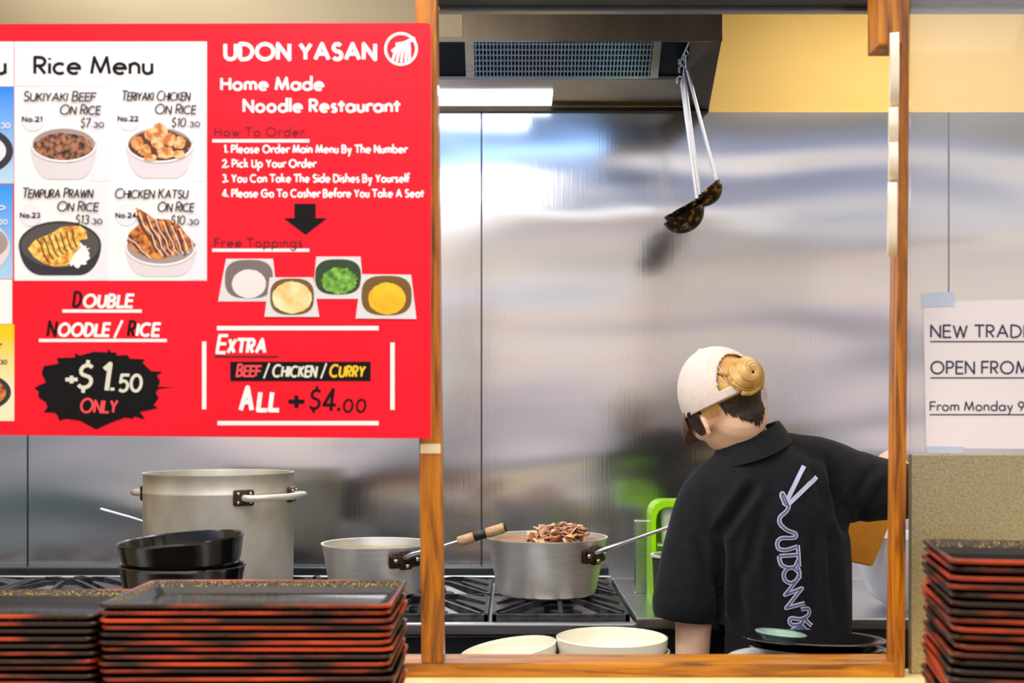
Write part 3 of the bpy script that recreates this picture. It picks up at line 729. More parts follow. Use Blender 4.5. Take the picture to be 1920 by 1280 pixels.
def frying(label, name, cpx, cpy, rpx, d, base_ratio, bracket_ang, end, grip, mats, fill, fill_m):
    c = at(cpx, cpy, d); R1 = rpx/FPX*d; h = c.z-GT; R0 = R1*base_ratio
    root = thing(name, label, 'saucepan', (c.x, d, GT), group='aluminium pans on the stove')
    bm = B(); lathe(bm, pan_body(R1, R0, h), 72); obj('body', bm, mats, root, 40)
    a = math.radians(bracket_ang); zz = h*0.74; rr = R0+(R1-R0)*0.74
    bm = B(); w = 0.036
    for s, hh_ in ((-1, 0.02), (0, 0.026), (1, 0.02)):
        t = bmesh.new(); box(t, -0.004, 0.011, -0.017, 0.017, -hh_*0.85, hh_*0.85, 0.006, 3)
        merge(bm, t, Matrix.Translation((rr*math.cos(a+s*0.2), rr*math.sin(a+s*0.2), zz)) @ Matrix.Rotation(a+s*0.2, 4, 'Z'))
    hnd_o = root.location
    br = obj('bracket', bm, M['burnt'], root, 40)
    bm = B()
    for s in (-1, 0, 1):
        ball(bm, (Vector((math.cos(a+s*0.22)*(rr+0.0115), math.sin(a+s*0.22)*(rr+0.0115), zz-(0.012 if s == 0 else -0.002)))), 0.0055, u=12, v=8)
    obj('rivets', bm, M['rivet'], br, 180)
    p0 = Vector((math.cos(a)*(rr+0.008), math.sin(a)*(rr+0.008), zz+0.008)); p3 = at(*end)-root.location
    d1 = (p3-p0)
    pts = [p0, p0+Vector((math.cos(a), math.sin(a), 0.35))*0.03, p0+d1*0.35, p0+d1*0.7, p3]
    bm = B(); tube(bm, pts, [0.014, 0.012, 0.009, 0.0085, 0.0095], 12, flat=0.5)
    hn = obj('handle', bm, M['steel'], root, 60)
    if grip:
        u = d1.normalized()
        for (s, t_, m, r) in ((0.52, 0.68, M['wood_grip'], 0.0125), (0.68, 0.80, M['tip'], 0.011), (0.80, 0.985, M['wood_grip'], 0.0125), (0.985, 1.0, M['tip'], 0.0115)):
            bm = B(); tube(bm, [p0+d1*s, p0+d1*(s+0.01), p0+d1*(t_-0.01), p0+d1*t_], [r*0.85, r, r, r*0.85], 12); obj('grip' if m is M['wood_grip'] else 'collar', bm, m, hn, 60)
    bm = B(); zf = h*fill; rf = R0+(R1-R0)*fill-0.005
    lathe(bm, [(0.001, zf+0.001), (rf*0.5, zf+0.001), (rf, zf)], 48); lathe(bm, [(rf, zf), (rf*0.9, zf-0.02), (0.001, zf-0.02)], 48)
    fl = obj('broth', bm, fill_m, root)
    return root, R1, h
p2, R2, h2 = frying('aluminium saucepan left of the wooden post with olive soup and wood-gripped handle', 'saucepan', 706, 1018, 101, 2.93, 0.86, -52, (949, 988, 2.80), True, M['aluminium'], 0.86, M['soup'])
p3, R3, h3 = frying('aluminium saucepan heaped with sliced beef right of the wooden post', 'saucepan', 1025, 1006, 112, 2.90, 0.83, -38, (1268, 983, 2.80), False, M['aluminium'], 0.93, M['broth'])
# the beef heap
bm = B(); bo = B()
for i in range(130):
    a = random.uniform(0, 2*PI); r = math.sqrt(random.random())
    x, y = 0.066*r*math.cos(a)+0.026, 0.08*r*math.sin(a)
    z = h3*0.93+0.030*max(0, 1-((x-0.030)/0.075)**2-(y/0.09)**2)+random.uniform(-0.003, 0.007)
    L = random.uniform(0.02, 0.046); th = random.uniform(0, PI); ti = random.uniform(-0.9, 0.9)
    dv = Vector((math.cos(th)*math.cos(ti), math.sin(th)*math.cos(ti), math.sin(ti)))*L/2
    cc = Vector((x, y, z)); bend = Vector((random.uniform(-1, 1), random.uniform(-1, 1), random.uniform(0, 1)))*0.011
    w = random.uniform(0.006, 0.013)
    tube(bm if i % 4 else bo, [cc-dv, cc-dv*0.4+bend, cc+dv*0.4+bend*0.6, cc+dv], [w*0.6, w, w*0.9, w*0.5], 8, flat=0.26)
bf = obj('sliced_beef', bm, M['meat'], None, 60); bf.location = p3.location; bo_ = obj('onion', bo, M['onion'], bf, 60)
tag(bf, 'heap of cooked sliced beef in the right-hand saucepan', 'food', kind='stuff')

# ------------------------------------------------------------------ crockery
def bowl_mesh(R, h, foot, t=0.004):
    n = 12; out = []
    for i in range(n+1):
        s = i/n; out.append((foot+(R-foot)*math.sin(s*PI/2)**0.9, 0.012+(h-0.012)*(1-math.cos(s*PI/2))**0.95 if s else 0.012))
    prof = [(0.001, 0.003), (foot-0.006, 0.003), (foot-0.004, 0.0), (foot, 0.0)]+out
    prof += [(R+0.0005, h+0.002), (R-t*0.6, h+0.003), (R-t, h)]+[(max(r-t, 0.001), z+t*0.8) for r, z in reversed(out[:-1])]+[(0.001, 0.016)]
    bm = B(); lathe(bm, prof, 64); return bm
def bowl_mesh_simple(R0, R1, h, t=0.004):
    bm = B()
    lathe(bm, [(0.001, 0.004), (R0*0.75, 0.003), (R0*0.8, 0.0), (R0, 0.006), (R0+(R1-R0)*0.6, h*0.45), (R1-0.001, h-0.006), (R1+0.001, h-0.002), (R1, h+0.001), (R1-t, h-0.001),
               (R0+(R1-R0)*0.6-t, h*0.45+0.003), (R0-t, 0.011), (0.001, 0.010)], 64)
    return bm
# cream bowls on the pass bench
d = 2.19; c = at(1147, 1196, d); R = 104/FPX*d
b1 = obj('bowl', bowl_mesh(R*1.0, 0.072, 0.045), M['cream_ceramic'], None, 50); b1.location = (c.x+0.004, d, PZ)
tag(b1, 'lower cream bowl under the large upright cream bowl on the pass', 'bowl', 'cream bowls behind the sill')
b2 = obj('bowl', bowl_mesh(R, c.z-PZ-0.02, 0.045), M['cream_ceramic'], None, 50); b2.location = (c.x, d, PZ+0.0205)
tag(b2, 'large upright cream bowl on the pass beside the tilted bowl', 'bowl', 'cream bowls behind the sill')
b3 = obj('bowl', bowl_mesh(91/FPX*d, 0.07, 0.04), M['cream_ceramic'], None, 50)
c3 = at(952, 1218, d); b3.rotation_euler = (0.02, math.radians(-9), 0); b3.location = (c3.x+0.012, d+0.0, PZ+0.007)
tag(b3, 'cream bowl tilted to the left next to the wooden post', 'bowl', 'cream bowls behind the sill')
# black bowls by the stock pot
d = 2.28
c = at(343, 1012, d)
BR = 115/FPX*d
pile = [(-0.122, 0, 0, 'bottom'), (-0.082, 2.0, -1, 'third from the top'), (-0.042, -1.5, 0, 'second from the top')]
stz = PZ
hgt = 0.078
bb0 = None
rim_z = at(0, 1057, d).z
for i, (z, ang, lab) in enumerate(((PZ, 0.0, 'bottom bowl of the black bowl stack by the stock pot'), (rim_z-0.045-hgt, 1.5, 'third bowl down in the black bowl stack by the stock pot'),
                                   (rim_z-hgt, 0.8, 'second bowl down in the black bowl stack by the stock pot'), (c.z-hgt+0.004, -4.0, 'topmost black bowl, tipped, in front of the stock pot'))):
    o = obj('black_bowl', bowl_mesh_simple(0.100, BR, hgt if i else rim_z-0.09-PZ, 0.004), M['black_ceramic'], None, 40)
    o.location = (c.x+(0.002 if i % 2 else -0.001), d, z); o.rotation_euler = (0.02 if i == 3 else 0, math.radians(ang), 0)
    tag(o, lab, 'bowl', 'black bowls in front of the stock pot')
# black plates, celadon saucer and white plate at the right of the pass
def dish(R0, R1, h, t=0.004):
    bm = B(); lathe(bm, [(0.001, 0.002), (R0, 0.0), (R0+0.004, 0.004), (R1-0.012, h-0.004), (R1, h-0.002), (R1+0.001, h), (R1-0.002, h+0.0015), (R1-0.014, h), (R0, 0.008), (0.001, 0.007)], 64)
    return bm
d = 2.10; c = at(1526, 1195, d); R = 131/FPX*d
db = c.z-0.024-0.016
for i in range(6):
    wp = obj('white_plate', dish(0.075, 0.118, 0.017), M['white_ceramic'], None, 50); wp.location = (at(1485, 0, d).x+0.002*(i % 2), d-0.008, PZ+i*(db-0.014-PZ)/5)
    tag(wp, '%s white plate from the top, in the pile under the black dishes' % (ORD[5-i]), 'plate', 'white plates under the black dishes')
for i, lab in enumerate(('lower black dish under another black dish on the white plates', 'upper black dish holding the pale green saucer')):
    o = obj('black_dish', dish(0.085, R-(0.005 if i == 0 else 0), 0.024), M['black_ceramic'], None, 50)
    o.location = (c.x+(0.006 if i == 0 else 0), d, db+(0.016 if i else 0)); o.rotation_euler = (math.radians(-4.0), math.radians(1.0), 0); tag(o, lab, 'dish', 'black dishes on the pass')
sa = obj('saucer', dish(0.024, 0.045, 0.012), M['celadon'], None, 50)
p = at(1466, 1188, d); sa.location = (p.x, d+0.012, p.z-0.012); sa.rotation_euler = (math.radians(-2), math.radians(5), 0)
tag(sa, 'small pale green saucer lying in the upper black dish', 'saucer')

# ------------------------------------------------------------------ things on the work bench
d = 3.06
a, b = at(1217, 936, d), at(1300, 1150, d)
gx = (at(1217, 0, d).x+at(1310, 0, d).x)/2; gw = at(1310, 0, d).x-at(1217, 0, d).x
gr = thing('container_rack', 'lime green plastic rack behind the cook with rounded top', 'rack', (gx, d, BZ))
gh = a.z-BZ
bm = B()
sh_ = [(-gw/2, 0), (-gw/2, gh-0.035)]+[(-gw/2+0.035-0.035*math.cos(t), gh-0.035+0.035*math.sin(t)) for t in (0.4, 0.8, 1.2, PI/2)]
sh_ += [(-x, z) for x, z in reversed(sh_)]
inn = [(x*(gw/2-0.012)/(gw/2), z if z < 0.01 else z-0.016) for x, z in sh_]
A_ = [bm.verts.new((x, -0.05, z)) for x, z in sh_]; I_ = [bm.verts.new((x, -0.05, z)) for x, z in inn]
A2 = [bm.verts.new((x, 0.05, z)) for x, z in sh_]; I2 = [bm.verts.new((x, 0.05, z)) for x, z in inn]
for i in range(len(sh_)-1):
    bm.faces.new((A_[i], A_[i+1], I_[i+1], I_[i])); bm.faces.new((A2[i], I2[i], I2[i+1], A2[i+1]))
    bm.faces.new((A_[i], A2[i], A2[i+1], A_[i+1])); bm.faces.new((I_[i], I_[i+1], I2[i+1], I2[i]))
obj('frame', bm, M['lime'], gr)
bm = B(); box(bm, -gw/2+0.016, gw/2-0.016, 0.035, 0.045, 0.02, gh-0.03); obj('back_sheet', bm, M['lime'], gr)
bm = B(); box(bm, -gw/2+0.016, gw/2-0.016, -0.045, 0.035, 0.148, 0.152); obj('shelf', bm, M['frost'], gr)
tb = thing('tub', 'frosted pale tub inside the lime green rack', 'tub', (gx, d-0.005, BZ+0.153))
bm = B(); rs = [rrect(0.066, 0.05, 0.014, 0.0), rrect(0.076, 0.06, 0.016, 0.095)]; rings(bm, rs); obj('body', bm, M['frost'], tb, 40)
bm = B(); rings(bm, [rrect(0.082, 0.066, 0.018, 0.093), rrect(0.082, 0.066, 0.018, 0.1)]); obj('rim', bm, M['frost'], tb, 40)
d2 = 2.90; c = at(1262, 1038, d2)
dk = thing('dark_canister', 'charcoal canister with a pale rim partly hidden by the cook sleeve', 'canister', (c.x, d2, BZ))
hh = c.z-BZ
bm = B(); lathe(bm, [(0.001, 0), (0.042, 0), (0.046, 0.01), (0.052, hh-0.006), (0.049, hh-0.006), (0.043, 0.012), (0.001, 0.008)], 40); obj('body', bm, M['dark_plastic'], dk, 40)
bm = B(); lathe(bm, [(0.0505, hh-0.008), (0.056, hh-0.006), (0.056, hh), (0.048, hh), (0.048, hh-0.006)], 40); obj('rim', bm, M['frost'], dk, 40)
# white bucket and orange board at right
d = 2.98
c = at(1700, 1003, d); R = 95/FPX*d; h = c.z-BZ
bk = obj('mixing_bowl', bowl_mesh(R, h, 0.06), M['bucket'], None, 50); bk.location = (c.x, d, BZ)
tag(bk, 'large white bowl beside the cook, cut off by the right post', 'bowl')
bm = B()
q = [at(1560, 968, 2.87), at(1672, 974, 2.87), at(1636, 1062, 2.87), at(1560, 1046, 2.87)]
prism(bm, q, (0, 0.012, 0)); bmesh.ops.bevel(bm, geom=bm.edges[:], offset=0.003, segments=2, affect='EDGES')
bd = obj('chopping_board', bm, M['board'], None); tag(bd, 'orange board leaning in front of the large white bowl', 'board')

# ------------------------------------------------------------------ tray stacks
TW, TD, TP = 0.39, 0.24, 0.0095
def make_tray():
    root = thing('tray', 'tray', 'tray')
    r = 0.016
    bm = B()
    rings(bm, [rrect(TW-0.052, TD-0.052, 0.010, 0.0), rrect(TW-0.046, TD-0.046, 0.011, 0.002), rrect(TW-0.012, TD-0.012, 0.014, 0.0166)], True, True, False)
    obj('shell', bm, M['tray_shell'], root, 30)
    bm = B()
    rings(bm, [rrect(TW-0.014, TD-0.014, 0.014, 0.0164), rrect(TW-0.002, TD-0.002, r, 0.0160), rrect(TW, TD, r, 0.0175), rrect(TW, TD, r, 0.0195), rrect(TW-0.002, TD-0.002, r, 0.0207),
               rrect(TW-0.008, TD-0.008, 0.015, 0.0207), rrect(TW-0.0105, TD-0.0105, 0.015, 0.0198)], True, False, False)
    obj('rim', bm, M['tray_red'], root, 40)
    bm = B()
    rings(bm, [rrect(TW-0.0105, TD-0.0105, 0.015, 0.0198), rrect(TW-0.034, TD-0.034, 0.013, 0.005)], True, False, False)
    obj('inner_wall', bm, M['tray_wall'], root, 30)
    bm = B()
    rings(bm, [rrect(TW-0.034, TD-0.034, 0.013, 0.005), rrect(TW-0.040, TD-0.040, 0.012, 0.0035)], True, False, True)
    obj('lining', bm, M['tray_black'], root, 30)
    return root
TRAY = make_tray(); first = True
def stack(cx, cy, n_top_z, rz, where, group):
    global first
    n = int((n_top_z-0.0207-CT)/TP)+1
    tp = (n_top_z-0.0207-CT)/(n-1)
    for i in range(n):
        z = n_top_z-0.0207-i*tp
        j = (0.0025*math.sin(i*1.7+cx*9), 0.002*math.cos(i*2.3+cx*5), 0.006*math.sin(i*3.1+cx)) if i else (0, 0, 0)
        if 10 == i and n > 15: j = (0.004, -0.003, 0.012)
        lab = '%s black tray with red-brown rim, %s' % (ORD[i], where) if i == 0 else '%s tray from the top, %s' % (ORD[i], where)
        loc, rot = (cx+j[0], cy+j[1], z), (0, 0, rz+j[2])
        if first:
            TRAY.location = loc; TRAY.rotation_euler = rot; TRAY['label'] = lab; TRAY['group'] = group; first = False
        else: dup(TRAY, loc, rot, lab, group, None if i == 0 else ('inner_wall', 'lining'))
d = 1.55; a, b = at(181, 1133, d), at(733, 1133, d)
stack((a.x+b.x)/2, d+TD/2, a.z, 0.0, 'middle tray stack below the red menu', 'trays in the middle stack')
b = at(182, 1153, 1.56)
stack(b.x-TW/2, 1.56+TD/2+0.002, b.z, -0.008, 'left tray stack cut by the picture edge', 'trays in the left stack')
a = at(1782, 1048, 1.36)
rz = -0.20
off = Matrix.Rotation(rz, 3, 'Z') @ Vector((TW/2, TD/2, 0))
stack(a.x+off.x, 1.36+off.y, a.z, rz, 'right tray stack below the paper notice', 'trays in the right stack')

# ------------------------------------------------------------------ menu poster
PD = 1.84
pc = at(400, 433, PD)
po = thing('menu_poster', 'large red printed menu board with rice bowls and prices', 'menu board', pc)
def pl(layer):
    def f(px, py): return at(px, py, PD)-pc+Vector((0, -0.00028*layer, 0))
    return f
bm = B()
q = [(-60, 45), (799, 43), (805, 45), (808, 52), (808, 822), (-60, 815)]
prism(bm, [pl(0)(*p) for p in q], (0, 0.004, 0)); obj('sheet', bm, M['p_red'], po)
bm = B(); prism(bm, [p_+Vector((0, 0.0042, 0)) for p_ in [pl(0)(*p) for p in q]], (0, 0.002, 0)); obj('backing', bm, M['p_white'], po)
def prt(name, m, fn, layer, parent=po, label=None):
    bm = B(); fn(bm, pl(layer)); o = obj(name, bm, m, parent)
    if label: o['label'] = label
    return o
def rect(x0, y0, x1, y1): return [(x0, y0), (x1, y0), (x1, y1), (x0, y1)]
panel = prt('rice_panel', M['p_white'], lambda b, p: flat(b, rect(27, 78, 388, 526), p), 1, label='white panel with four rice dishes')
for q_ in (rect(28, 79, 204, 162), rect(168, 163, 206, 340), rect(350, 163, 387, 340), rect(168, 346, 203, 525), rect(350, 346, 387, 525)):
    prt('tint', M['p_lav'], lambda b, p, q_=q_: flat(b, q_, p), 2, panel)
zt_, zb_ = pl(0)(0, 163).z, pl(0)(0, 345).z
bl1 = prt('noodle_panel', gradient_mat('printed_blue', (0, 136, 250), (190, 224, 246), zt_, zb_), lambda b, p: flat(b, rect(-60, 163, 26, 344), p), 1, label='blue panel with a cut-off noodle bowl')
bl2 = prt('noodle_panel', gradient_mat('printed_blue_lower', (0, 148, 250), (176, 214, 244), pl(0)(0, 345).z, pl(0)(0, 523).z), lambda b, p: flat(b, rect(-60, 346, 24, 523), p), 1, label='lower blue panel with a cut-off bowl')
for q_ in (rect(-60, 78, 26, 162), rect(-60, 524, 23, 607)): prt('heading_panel', M['p_white'], lambda b, p, q_=q_: flat(b, q_, p), 1)
yl = prt('curry_panel', gradient_mat('printed_yellow', (254, 206, 0), (252, 238, 200), pl(0)(0, 630).z, pl(0)(0, 730).z), lambda b, p: flat(b, rect(-60, 608, 27, 789), p), 1, label='yellow panel with a cut-off bowl')
prt('printed_bowl', M['p_dark'], lambda b, p: flat(b, ell(-45, 283, 70, 46), p), 2, bl1); prt('printed_noodles', M['p_lav'], lambda b, p: flat(b, ell(-50, 283, 62, 34), p), 3, bl1)
prt('printed_bowl', M['p_bowl'], lambda b, p: flat(b, ell(-45, 463, 64, 50), p), 2, bl2); prt('printed_noodles', M['p_bowl_in'], lambda b, p: flat(b, ell(-45, 455, 60, 34), p), 3, bl2)
prt('printed_bowl', M['p_dark'], lambda b, p: flat(b, ell(-40, 735, 61, 36), p), 2, yl); prt('printed_curry', M['p_katsu'], lambda b, p: flat(b, ell(-42, 735, 54, 29), p), 3, yl)
prt('lettering', M['p_white'], lambda b, p: [word(b, '30', 2, 20, 241, 11, .16, p), ], 4, bl1)
prt('lettering', M['p_white'], lambda b, p: [word(b, 'P', -6, 11, 400, 15, .14, p, shear=.15), word(b, '30', -2, 15, 421, 10, .16, p)], 4, bl2)
prt('lettering', M['p_ink_soft'], lambda b, p: [word(b, 'T', -8, 4, 660, 16, .12, p, shear=.15), word(b, '30', 0, 14, 683, 9, .16, p)], 4, yl)

def dishpic(name, label, cx, cy, rx, ry, bottom, bm_m, in_m):
    """printed picture of a bowl: body, inside"""
    def body(b, p):
        pts = ell(cx, cy, rx, ry, 180, 360, 24)
        w = rx*0.40
        side = [(w+(rx-w)*math.cos(t)**0.85, cy+(bottom-cy)*math.sin(t)**1.1) for t in [PI/2*i/14 for i in range(1, 15)]]
        pts += [(cx+x, y) for x, y in side]+[(cx-x, y) for x, y in reversed(side)]
        flat(b, pts, p)
    o = prt(name, bm_m, body, 3, panel, label)
    prt('bowl_rim', M['p_rim'] if bm_m is M['p_bowl'] else M['p_dark'], lambda b, p: ribbon(b, ell(cx, cy, rx-1.5, ry-1.5, 0, 360, 40), 4, p), 4.5, o)
    prt('bowl_inside', in_m, lambda b, p: flat(b, ell(cx, cy, rx-3, ry-3), p), 4, o)
    return o
def blob(b, p, cx, cy, rx, ry, seed, jag=0.12, n=36):
    rnd = random.Random(seed)
    flat(b, [(cx+rx*math.cos(2*PI*i/n)*(1+rnd.uniform(-jag, jag)), cy+ry*math.sin(2*PI*i/n)*(1+rnd.uniform(-jag, jag))) for i in range(n)], p)
d1 = dishpic('dish_picture', 'printed white bowl of brown beef', 120, 271, 62, 33, 336, M['p_bowl'], M['p_bowl_in'])
prt('food', M['p_beef'], lambda b, p: blob(b, p, 120, 277, 55, 27, 1, 0.07), 5, d1)
d2_ = dishpic('dish_picture', 'printed white bowl of golden chicken', 300, 271, 63, 34, 334, M['p_bowl'], M['p_bowl_in'])
prt('sauce', M['p_gap'], lambda b, p: blob(b, p, 300, 274, 56, 29, 2, 0.06), 5, d2_)
def chunks(b, p):
    for i, (x, y, r1, r2) in enumerate(((258, 268, 14, 16), (272, 282, 14, 13), (283, 252, 16, 14), (302, 246, 17, 15), (297, 268, 16, 14), (318, 262, 15, 15), (337, 268, 14, 15), (311, 287, 20, 14), (283, 296, 15, 8), (336, 290, 14, 10), (298, 238, 11, 9))):
        blob(b, lambda u, v, i=i: p(u, v)+Vector((0, -0.00004*i, 0)), x, y, r1*.82, r2*.82, i+10, 0.16, 18)
prt('food', M['p_chicken'], chunks, 6, d2_)
d3 = dishpic('dish_picture', 'printed black bowl of yellow tempura', 113, 460, 77, 45, 516, M['p_dark'], M['p_dark_in'])
prt('rice', M['p_white'], lambda b, p: blob(b, p, 143, 478, 27, 22, 3, 0.2), 5, d3)
prt('food', M['p_tempura'], lambda b, p: flat(b, [(53, 466), (66, 450), (92, 440), (118, 425), (150, 423), (162, 432), (165, 448), (150, 450), (152, 464), (140, 475), (128, 498), (104, 500), (82, 494), (64, 482)], p), 6, d3)
prt('sauce', M['p_gap'], lambda b, p: [ribbon(b, [(70+i*11, 448-i*3), (78+i*10, 458-i*2), (84+i*10, 480-i*3), (93+i*9, 492-i*5)], 2.6, p) for i in range(7)], 7, d3)
d4 = dishpic('dish_picture', 'printed white bowl of sauce-striped cutlet', 302, 462, 67, 36, 518, M['p_bowl'], M['p_bowl_in'])
prt('food', M['p_katsu'], lambda b, p: flat(b, [(255, 389), (266, 394), (290, 410), (320, 412), (338, 424), (352, 442), (366, 458), (362, 466), (345, 470), (330, 478), (300, 486), (275, 482), (250, 468), (238, 452), (243, 436), (262, 420)], p), 5, d4)
prt('sauce', M['p_gap'], lambda b, p: [ribbon(b, [(258+i*19, 404+i*7), (268+i*18, 428+i*6), (284+i*15, 450+i*5), (296+i*13, 474+i*1)], 5, p) for i in range(5)]+[ribbon(b, [(243, 440), (256, 462), (274, 478)], 5, p)], 6, d4)
prt('mayonnaise', M['p_white'], lambda b, p: [ribbon(b, [(262+i*15, 398+i*6), (270+i*15, 422+i*5), (286+i*13, 440+i*5), (292+i*12, 462+i*2), (306+i*10, 480-i*1)], 1.5, p) for i in range(7)]+[ribbon(b, [(240, 446), (256, 456), (266, 470), (284, 484)], 1.5, p)], 7, d4)
for x, y in ((62, 225), (243, 224), (58, 403), (237, 402)): prt('number_badge', M['p_lav'], lambda b, p, x=x, y=y: flat(b, ell(x, y, 21, 21), p), 3, panel)
prt('heading_lettering', M['p_ink'], lambda b, p: word(b, 'Rice Menu', 63, 288, 141, 36, .155, p, gap=.22), 3)
prt('heading_lettering', M['p_ink'], lambda b, p: word(b, 'u', -9, 13, 141, 36, .155, p), 3)
for (t, x0, x1, y, x2, x3, pr_, x4, x5) in (('SUKIYAKI BEEF', 44, 182, 191, 112, 191, '$7.30', 151, 196), ('TERIYAKI CHICKEN', 228, 359, 190, 290, 370, '$10.30', 321, 376),
                                              ('TEMPURA PRAWN', 42, 177, 372, 107, 187, '$13.30', 141, 193), ('CHICKEN KATSU', 215, 355, 373, 295, 366, '$10.30', 320, 374)):
    k_ = pr_.index('.'); xm = x4+(x5-x4)*(k_+0.35)/(len(pr_)+0.2)
    prt('dish_lettering', M['p_ink_soft'], lambda b, p: [word(b, t, x0, x1, y, 20, .12, p, small=.84, shear=.12, gap=.16), word(b, 'ON RICE', x2, x3, y+25, 20, .12, p, small=.84, shear=.12, gap=.16)], 8)
    prt('dish_price', M['p_ink_soft'], lambda b, p: [word(b, pr_[:k_], x4, xm, y+49, 18, .12, p, shear=.12), word(b, pr_[k_:], xm+2, x5, y+49, 11, .16, p)], 8)
for t, x0, x1, y in (('No.21', 42, 80, 229), ('No.22', 221, 260, 228), ('No.23', 38, 76, 409), ('No.24', 217, 256, 409)):
    prt('number_lettering', M['p_ink_soft'], lambda b, p: word(b, t, x0, x1, y, 10.5, .2, p, gap=.3), 5)
prt('title_lettering', M['p_white'], lambda b, p: word(b, 'UDON YASAN', 419, 707, 115, 36, .2, p, gap=.26), 2)
prt('subtitle_lettering', M['p_white'], lambda b, p: [word(b, 'Home Made', 413, 608, 171, 27, .19, p, gap=.27), word(b, 'Noodle Restaurant', 455, 750, 212, 27, .19, p, gap=.27)], 2)
prt('order_heading', M['p_maroon'], lambda b, p: word(b, 'How To Order', 402, 571, 256, 18, .12, p, gap=.3), 3)
prt('toppings_heading', M['p_maroon'], lambda b, p: word(b, 'Free Toppings', 402, 567, 464, 18, .12, p, gap=.3), 3)
prt('instructions', M['p_white'], lambda b, p: [word(b, t, x0, x1, y, 17, .19, p, gap=.27) for t, x0, x1, y in (
    ('1. Please Order Main Menu By The Number', 419, 764, 288), ('2. Pick Up Your Order', 416, 593, 315), ('3. You Can Take The Side Dishes By Yourself', 416, 768, 343), ('4. Please Go To Casher Before You Take A Seat', 416, 795, 371))], 2)
for r_ in ((398, 261, 580, 267), (398, 466, 580, 472), (407, 611, 710, 619), (408, 789, 710, 797), (379, 640, 387, 767), (732, 642, 740, 768), (117, 580, 266, 586), (73, 635, 313, 641)):
    prt('white_rule', M['p_white'], lambda b, p: flat(b, rect(*r_), p), 1.5)
prt('down_arrow', M['p_ink'], lambda b, p: flat(b, [(552, 382), (592, 382), (592, 409), (613, 409), (573, 440), (532, 409), (552, 409)], p), 2)
def ring_(b, p):
    ribbon(b, ell(752, 92, 29, 29, 0, 359.99, 40), 5, p)
    ribbon(b, [(735, 97), (757, 82), (778, 72)], 7, p)
    for i, (x, y) in enumerate(((744, 80), (750, 79), (756, 78), (762, 79), (767, 82))):
        ribbon(b, [(x, y), (x+1, 92), (x-2-1.5*(2-i), 104), (x-8+2.2*i, 117-1.0*abs(i-2))], 5.0, p)
prt('emblem', M['p_white'], ring_, 2, label='round white emblem of noodles on chopsticks')
def tubq(name, label, quad, cx, cy, rx, ry, m_in, m_food, fx, fy, fr, fs, layer, jag):
    o = prt(name, M['p_steel'], lambda b, p: flat(b, quad, p), layer, po, label)
    def inside(b, p):
        flat(b, [(cx+rx*abs(math.cos(t))**0.7*(1 if math.cos(t) > 0 else -1), cy+ry*abs(math.sin(t))**0.7*(1 if math.sin(t) > 0 else -1)) for t in [2*PI*i/40 for i in range(40)]], p)
    prt('tub_inside', m_in, inside, layer+1, o)
    prt('topping', m_food, lambda b, p: blob(b, p, fx, fy, fr, fs, layer*7, jag, 40), layer+2, o)
tubq('topping_picture', 'printed steel tub of grated radish', [(424, 485), (512, 485), (521, 565), (409, 565)], 467, 523, 45, 36, M['p_tub'], M['p_radish'], 467, 532, 32, 27, 2, 0.02)
tubq('topping_picture', 'printed steel tub of pale flakes', [(506, 520), (587, 520), (599, 594), (496, 594)], 548, 556, 41, 34, M['p_tub_gold'], M['p_flake'], 548, 558, 37, 30, 5, 0.04)
tubq('topping_picture', 'printed steel tub of spring onion', [(593, 481), (676, 481), (683, 560), (586, 560)], 634, 519, 43, 33, M['p_tub_green'], M['p_onion'], 636, 526, 33, 25, 2, 0.1)
tubq('topping_picture', 'printed steel tub of yellow ginger', [(678, 514), (771, 515), (781, 598), (667, 597)], 725, 554, 47, 37, M['p_tub_gold'], M['p_ginger'], 726, 560, 35, 30, 5, 0.03)
st_pts = [(275, 885), (330, 855), (370, 840), (335, 770), (350, 710), (470, 690), (455, 645), (600, 640), (600, 605), (640, 625), (750, 595), (860, 600), (868, 570), (890, 600), (930, 600), (935, 625), (1020, 620), (1040, 650),
          (1160, 655), (1140, 680), (1210, 750), (1300, 755), (1255, 785), (1280, 830), (1265, 875), (1390, 878), (1270, 890), (1245, 920), (1270, 965), (1230, 1020), (1265, 1045), (1120, 1075), (1160, 1135), (1075, 1110), (1070, 1130),
          (1000, 1120), (900, 1155), (770, 1215), (640, 1145), (530, 1130), (475, 1145), (465, 1110), (440, 1080), (350, 1080), (380, 1040), (370, 1000), (310, 960), (310, 910)]
bs = prt('price_burst', M['p_ink'], lambda b, p: flat(b, [(x/4.267, 520+y/4.267) for x, y in st_pts], p), 2, label='black jagged price burst')
prt('price_lettering', M['p_cream'], lambda b, p: [word(b, '+', 123, 146, 727, 36, .2, p), word(b, '$', 141, 180, 731, 51, .14, p, shear=.16), word(b, '1', 186, 212, 736, 58, .15, p, shear=.12),
     word(b, '.', 207, 215, 736, 36, .22, p), word(b, '50', 220, 269, 736, 36, .16, p, shear=.06)], 3, bs)
prt('price_lettering', M['p_pink'], lambda b, p: word(b, 'ONLY', 149, 223, 775, 30, .15, p, small=.86, shear=.1), 3, bs)
prt('double_lettering', M['p_white'], lambda b, p: [word(b, 'OUBLE', 154, 252, 578, 28, .2, p, shear=.12, gap=.28), word(b, 'OODLE', 107, 208, 632, 28, .2, p, shear=.12, gap=.28), word(b, '/', 212, 232, 632, 30, .16, p), word(b, 'ICE', 254, 302, 632, 28, .2, p, shear=.12, gap=.28)], 2)
for t, x0, x1, y in (('D', 135, 156, 577), ('N', 87, 109, 632), ('R', 238, 257, 632)): prt('black_capital', M['p_ink'], lambda b, p: word(b, t, x0, x1, y, 32, .15, p, shear=.12), 2)
